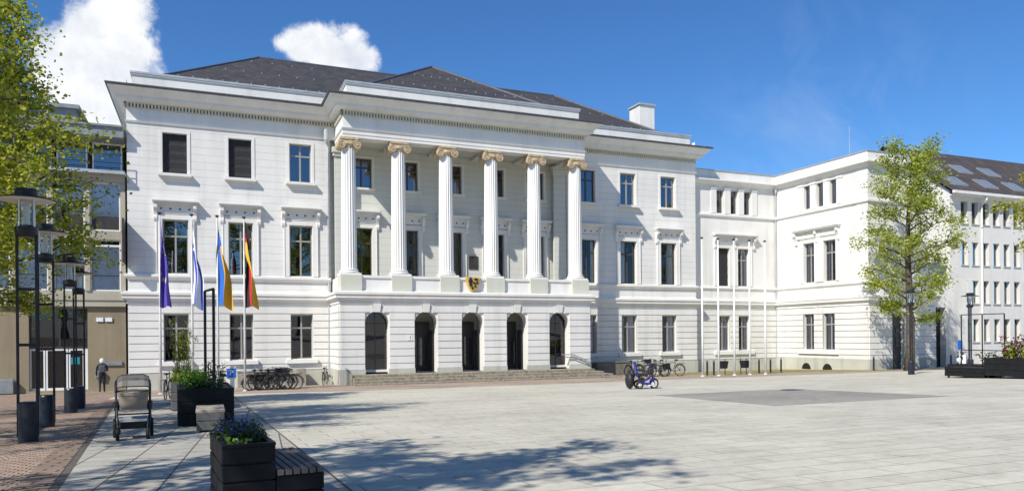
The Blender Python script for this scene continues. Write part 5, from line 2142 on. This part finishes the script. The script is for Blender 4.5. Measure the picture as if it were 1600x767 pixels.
# ------------------------------------------------------------------ person at the beige building
def make_person():
    t = thing('person', 'white haired person in black jacket with grey backpack, seen from behind at the brown wall', 'person', (-1.05, -1.3, gz(-1.3)), R(8))
    S = 1.64 / 1.72
    J = {'pel': (0, 0, .93), 'wai': (0, .0, 1.06), 'che': (0, -.01, 1.28), 'nk': (0, .02, 1.47), 'hd': (0, .05, 1.60), 'top': (0, .05, 1.69)}
    verts, edges, rad = [], [], []

    def V(p, r):
        verts.append(tuple(q * S for q in p))
        rad.append(r * S)
        return len(verts) - 1

    pel = V((0, 0, .93), .155)
    wai = V((0, 0, 1.08), .145)
    che = V((0, -.005, 1.27), .165)
    sh_ = V((0, 0, 1.41), .11)
    nk = V((0, .015, 1.49), .052)
    h1 = V((0, .03, 1.57), .085)
    h2 = V((0, .035, 1.65), .095)
    edges.extend([(pel, wai), (wai, che), (che, sh_), (sh_, nk), (nk, h1), (h1, h2)])
    for s in (-1, 1):
        hip = V((s * .09, 0, .86), .10)
        kn = V((s * .10, .03 * s, .48), .062)
        an = V((s * .10, .06 * s - .02, .09), .043)
        to = V((s * .115, .06 * s + .13, .035), .038)
        edges.extend([(pel, hip), (hip, kn), (kn, an), (an, to)])
        a = V((s * .19, 0, 1.38), .065)
        el = V((s * .25, .02, 1.12), .048)
        wr_ = V((s * .18, .22, 1.10), .035) if s > 0 else V((s * .25, .10, .90), .035)
        hd_ = V((s * .14, .28, 1.12), .036) if s > 0 else V((s * .25, .14, .82), .036)
        edges.extend([(sh_, a), (a, el), (el, wr_), (wr_, hd_)])
    me = bpy.data.meshes.new('body')
    me.from_pydata(verts, edges, [])
    o = bpy.data.objects.new('body', me)
    COL.objects.link(o)
    o.parent = t
    sk = o.modifiers.new('skin', 'SKIN')
    sv = me.skin_vertices[0].data
    for i, r in enumerate(rad):
        sv[i].radius = (r, r * (.78 if i in (pel, wai, che, sh_) else 1))
    sv[pel].use_root = True
    sb = o.modifiers.new('sub', 'SUBSURF')
    sb.levels = 2
    sb.render_levels = 2
    dg = bpy.context.evaluated_depsgraph_get()
    m2 = bpy.data.meshes.new_from_object(o.evaluated_get(dg))
    o.modifiers.clear()
    o.data = m2
    m2.materials.clear()
    for k in ('jacket', 'denim', 'skin'):
        m2.materials.append(M[k])
    for p in m2.polygons:
        z = p.center.z / S
        p.material_index = 2 if z > 1.475 else (0 if z > .86 else 1)
        if (p.center - Vector((.14 * S, .28 * S, 1.12 * S))).length < .07 or (p.center - Vector((-.25 * S, .14 * S, .82 * S))).length < .06:
            p.material_index = 2
        p.use_smooth = True
    g = MB()
    g.sphere((0, .02 * S, 1.645 * S), .108 * S, 16, 10, (1.0, 1.08, 1.02))
    g.sphere((0, -.04 * S, 1.58 * S), .095 * S, 12, 8, (1.05, .8, 1.0))
    g.build('hair', 'hair', t, smooth=True)
    g = MB()
    g.sphere((0, .14 * S, 1.60 * S), .02 * S, 8, 6, (.8, 1.2, 1.2))
    for s in (-1, 1):
        g.sphere((s * .105 * S, .05 * S, 1.60 * S), .025 * S, 8, 6, (.4, .8, 1.2))
    g.build('face', 'skin', t, smooth=True)
    g = MB()
    g.box(-.15 * S, .15 * S, -.32 * S, -.14 * S, 1.02 * S, 1.40 * S)
    bp = g.build('backpack', 'backpack', t, bevel=.05)
    g = MB()
    for s in (-1, 1):
        g.tube([(s * .12 * S, -.15 * S, 1.38 * S), (s * .13 * S, 0.0, 1.485 * S), (s * .13 * S, .13 * S, 1.32 * S), (s * .16 * S, .05 * S, 1.1 * S)], .018, 6)
    g.build('strap', 'black', bp)
    return t


make_person()

# ------------------------------------------------------------------ camera
cam = bpy.data.cameras.new('camera')
cam.lens = 26.02
cam.sensor_width = 36
cam.shift_x = -.0003
cam.shift_y = 0.0872
cam.clip_end = 3000
co_ = bpy.data.objects.new('camera', cam)
COL.objects.link(co_)
yaw = -0.3945
fw = Vector((math.sin(-yaw), math.cos(-yaw), 0))
q = fw.to_track_quat('-Z', 'Y').to_matrix().to_4x4()
co_.matrix_world = Matrix.Translation((3.60, -42.66, 2.70)) @ q @ Matrix.Rotation(-0.008, 4, 'Z')
sc.camera = co_

# ------------------------------------------------------------------ light and sky
TO = Vector((-1, -.61, 1.12)).normalized()
sd = bpy.data.lights.new('sun', 'SUN')
sd.energy = 5.0
sd.angle = R(.53)
sd.color = (1.0, .94, .85)
so = bpy.data.objects.new('sun', sd)
COL.objects.link(so)
so.rotation_euler = (-TO).to_track_quat('-Z', 'Y').to_euler()
so.location = (-30, -40, 60)
wd = bpy.data.worlds.new('World')
sc.world = wd
wd.use_nodes = True
nt = wd.node_tree
bg = nt.nodes['Background']
sky = N(nt, 'ShaderNodeTexSky')
sky.sky_type = 'NISHITA'
sky.sun_disc = False
sky.sun_elevation = math.asin(TO.z)
sky.sun_rotation = math.atan2(TO.x, TO.y)
sky.altitude = 200
sky.air_density = 1.0
sky.dust_density = .15
sky.ozone_density = 3.0
hsv = N(nt, 'ShaderNodeHueSaturation')
hsv.inputs['Saturation'].default_value = 1.08
hsv.inputs['Value'].default_value = 1.0
nt.links.new(sky.outputs[0], hsv.inputs['Color'])
base = mixc(nt, 1.0, hsv.outputs[0], (1.0, 1.58, 2.15), 'MULTIPLY')
geo = N(nt, 'ShaderNodeTexCoord').outputs['Generated']


def vdist(c):
    v = N(nt, 'ShaderNodeVectorMath', operation='DISTANCE')
    nt.links.new(geo, v.inputs[0])
    v.inputs[1].default_value = c
    return v.outputs['Value']


def dirpx(x, y):        # a direction in the sky
    f, cx, cy = 1156.5, 800.5, 523.1
    a = Vector(((x - cx) / f, 1, -(y - cy) / f))
    c, s = math.cos(.3945), math.sin(.3945)
    return Vector((a.x * c + a.y * s, -a.x * s + a.y * c, a.z)).normalized()


blobs = [(188, 20, .046), (160, 60, .055), (110, 85, .040), (200, 80, .040), (150, 120, .055), (200, 140, .05), (150, 175, .06), (85, 110, .03), (90, 75, .022), (212, -30, .03),
         (505, 72, .036), (470, 68, .026), (545, 82, .034), (565, 92, .026), (520, 105, .03), (446, 66, .024, .62)]
cl = None
for x, y, r, *wgt in blobs:
    q = math_n(nt, 'SUBTRACT', wgt[0] if wgt else 1.0, math_n(nt, 'DIVIDE', vdist(dirpx(x, y)), r))
    cl = q if cl is None else math_n(nt, 'SMOOTH_MAX', cl, q, .25)
n1 = noise(nt, 26, 8, .62, geo, .3)
n2 = noise(nt, 7, 6, .6, geo)
n3 = noise(nt, 15, 6, .6, geo)
den = math_n(nt, 'ADD', cl, math_n(nt, 'MULTIPLY', math_n(nt, 'SUBTRACT', n1, .5), 1.45))
mr = N(nt, 'ShaderNodeMapRange', interpolation_type='SMOOTHSTEP')
mr.inputs['From Min'].default_value = -.02
mr.inputs['From Max'].default_value = .46
nt.links.new(den, mr.inputs['Value'])
ccol = ramp(nt, math_n(nt, 'ADD', math_n(nt, 'MULTIPLY', n3, .75), math_n(nt, 'MULTIPLY', n1, .25)), [(.34, (11.0, 11.8, 13.2)), (.48, (14.0, 14.4, 15.0)), (.62, (17.0, 17.0, 17.0))])
out = mixc(nt, math_n(nt, 'MULTIPLY', mr.outputs[0], .97), base, ccol)
# thin cirrus low on the right
wq = math_n(nt, 'SUBTRACT', 1.0, math_n(nt, 'DIVIDE', vdist(dirpx(1300, 190)), .17))
mpn = N(nt, 'ShaderNodeMapping')
mpn.inputs['Rotation'].default_value = (.3, .5, .9)
mpn.inputs['Scale'].default_value = (3, 14, 9)
nt.links.new(geo, mpn.inputs[0])
n4 = noise(nt, 1.2, 7, .6, mpn.outputs[0], .6)
w_ = math_n(nt, 'MULTIPLY', math_n(nt, 'MAXIMUM', wq, 0.0), math_n(nt, 'MAXIMUM', math_n(nt, 'SUBTRACT', n4, .42), 0.0))
out = mixc(nt, math_n(nt, 'MINIMUM', math_n(nt, 'MULTIPLY', w_, .7), .2), out, (11.0, 12.5, 14.5))
nt.links.new(out, bg.inputs['Color'])
bg.inputs['Strength'].default_value = .055

sc.view_settings.view_transform = 'Standard'
sc.view_settings.look = 'None'
sc.view_settings.exposure = .26
sc.view_settings.gamma = 1
sc.view_settings.use_curve_mapping = False
sc.cycles.max_bounces = 8
sc.cycles.transparent_max_bounces = 16
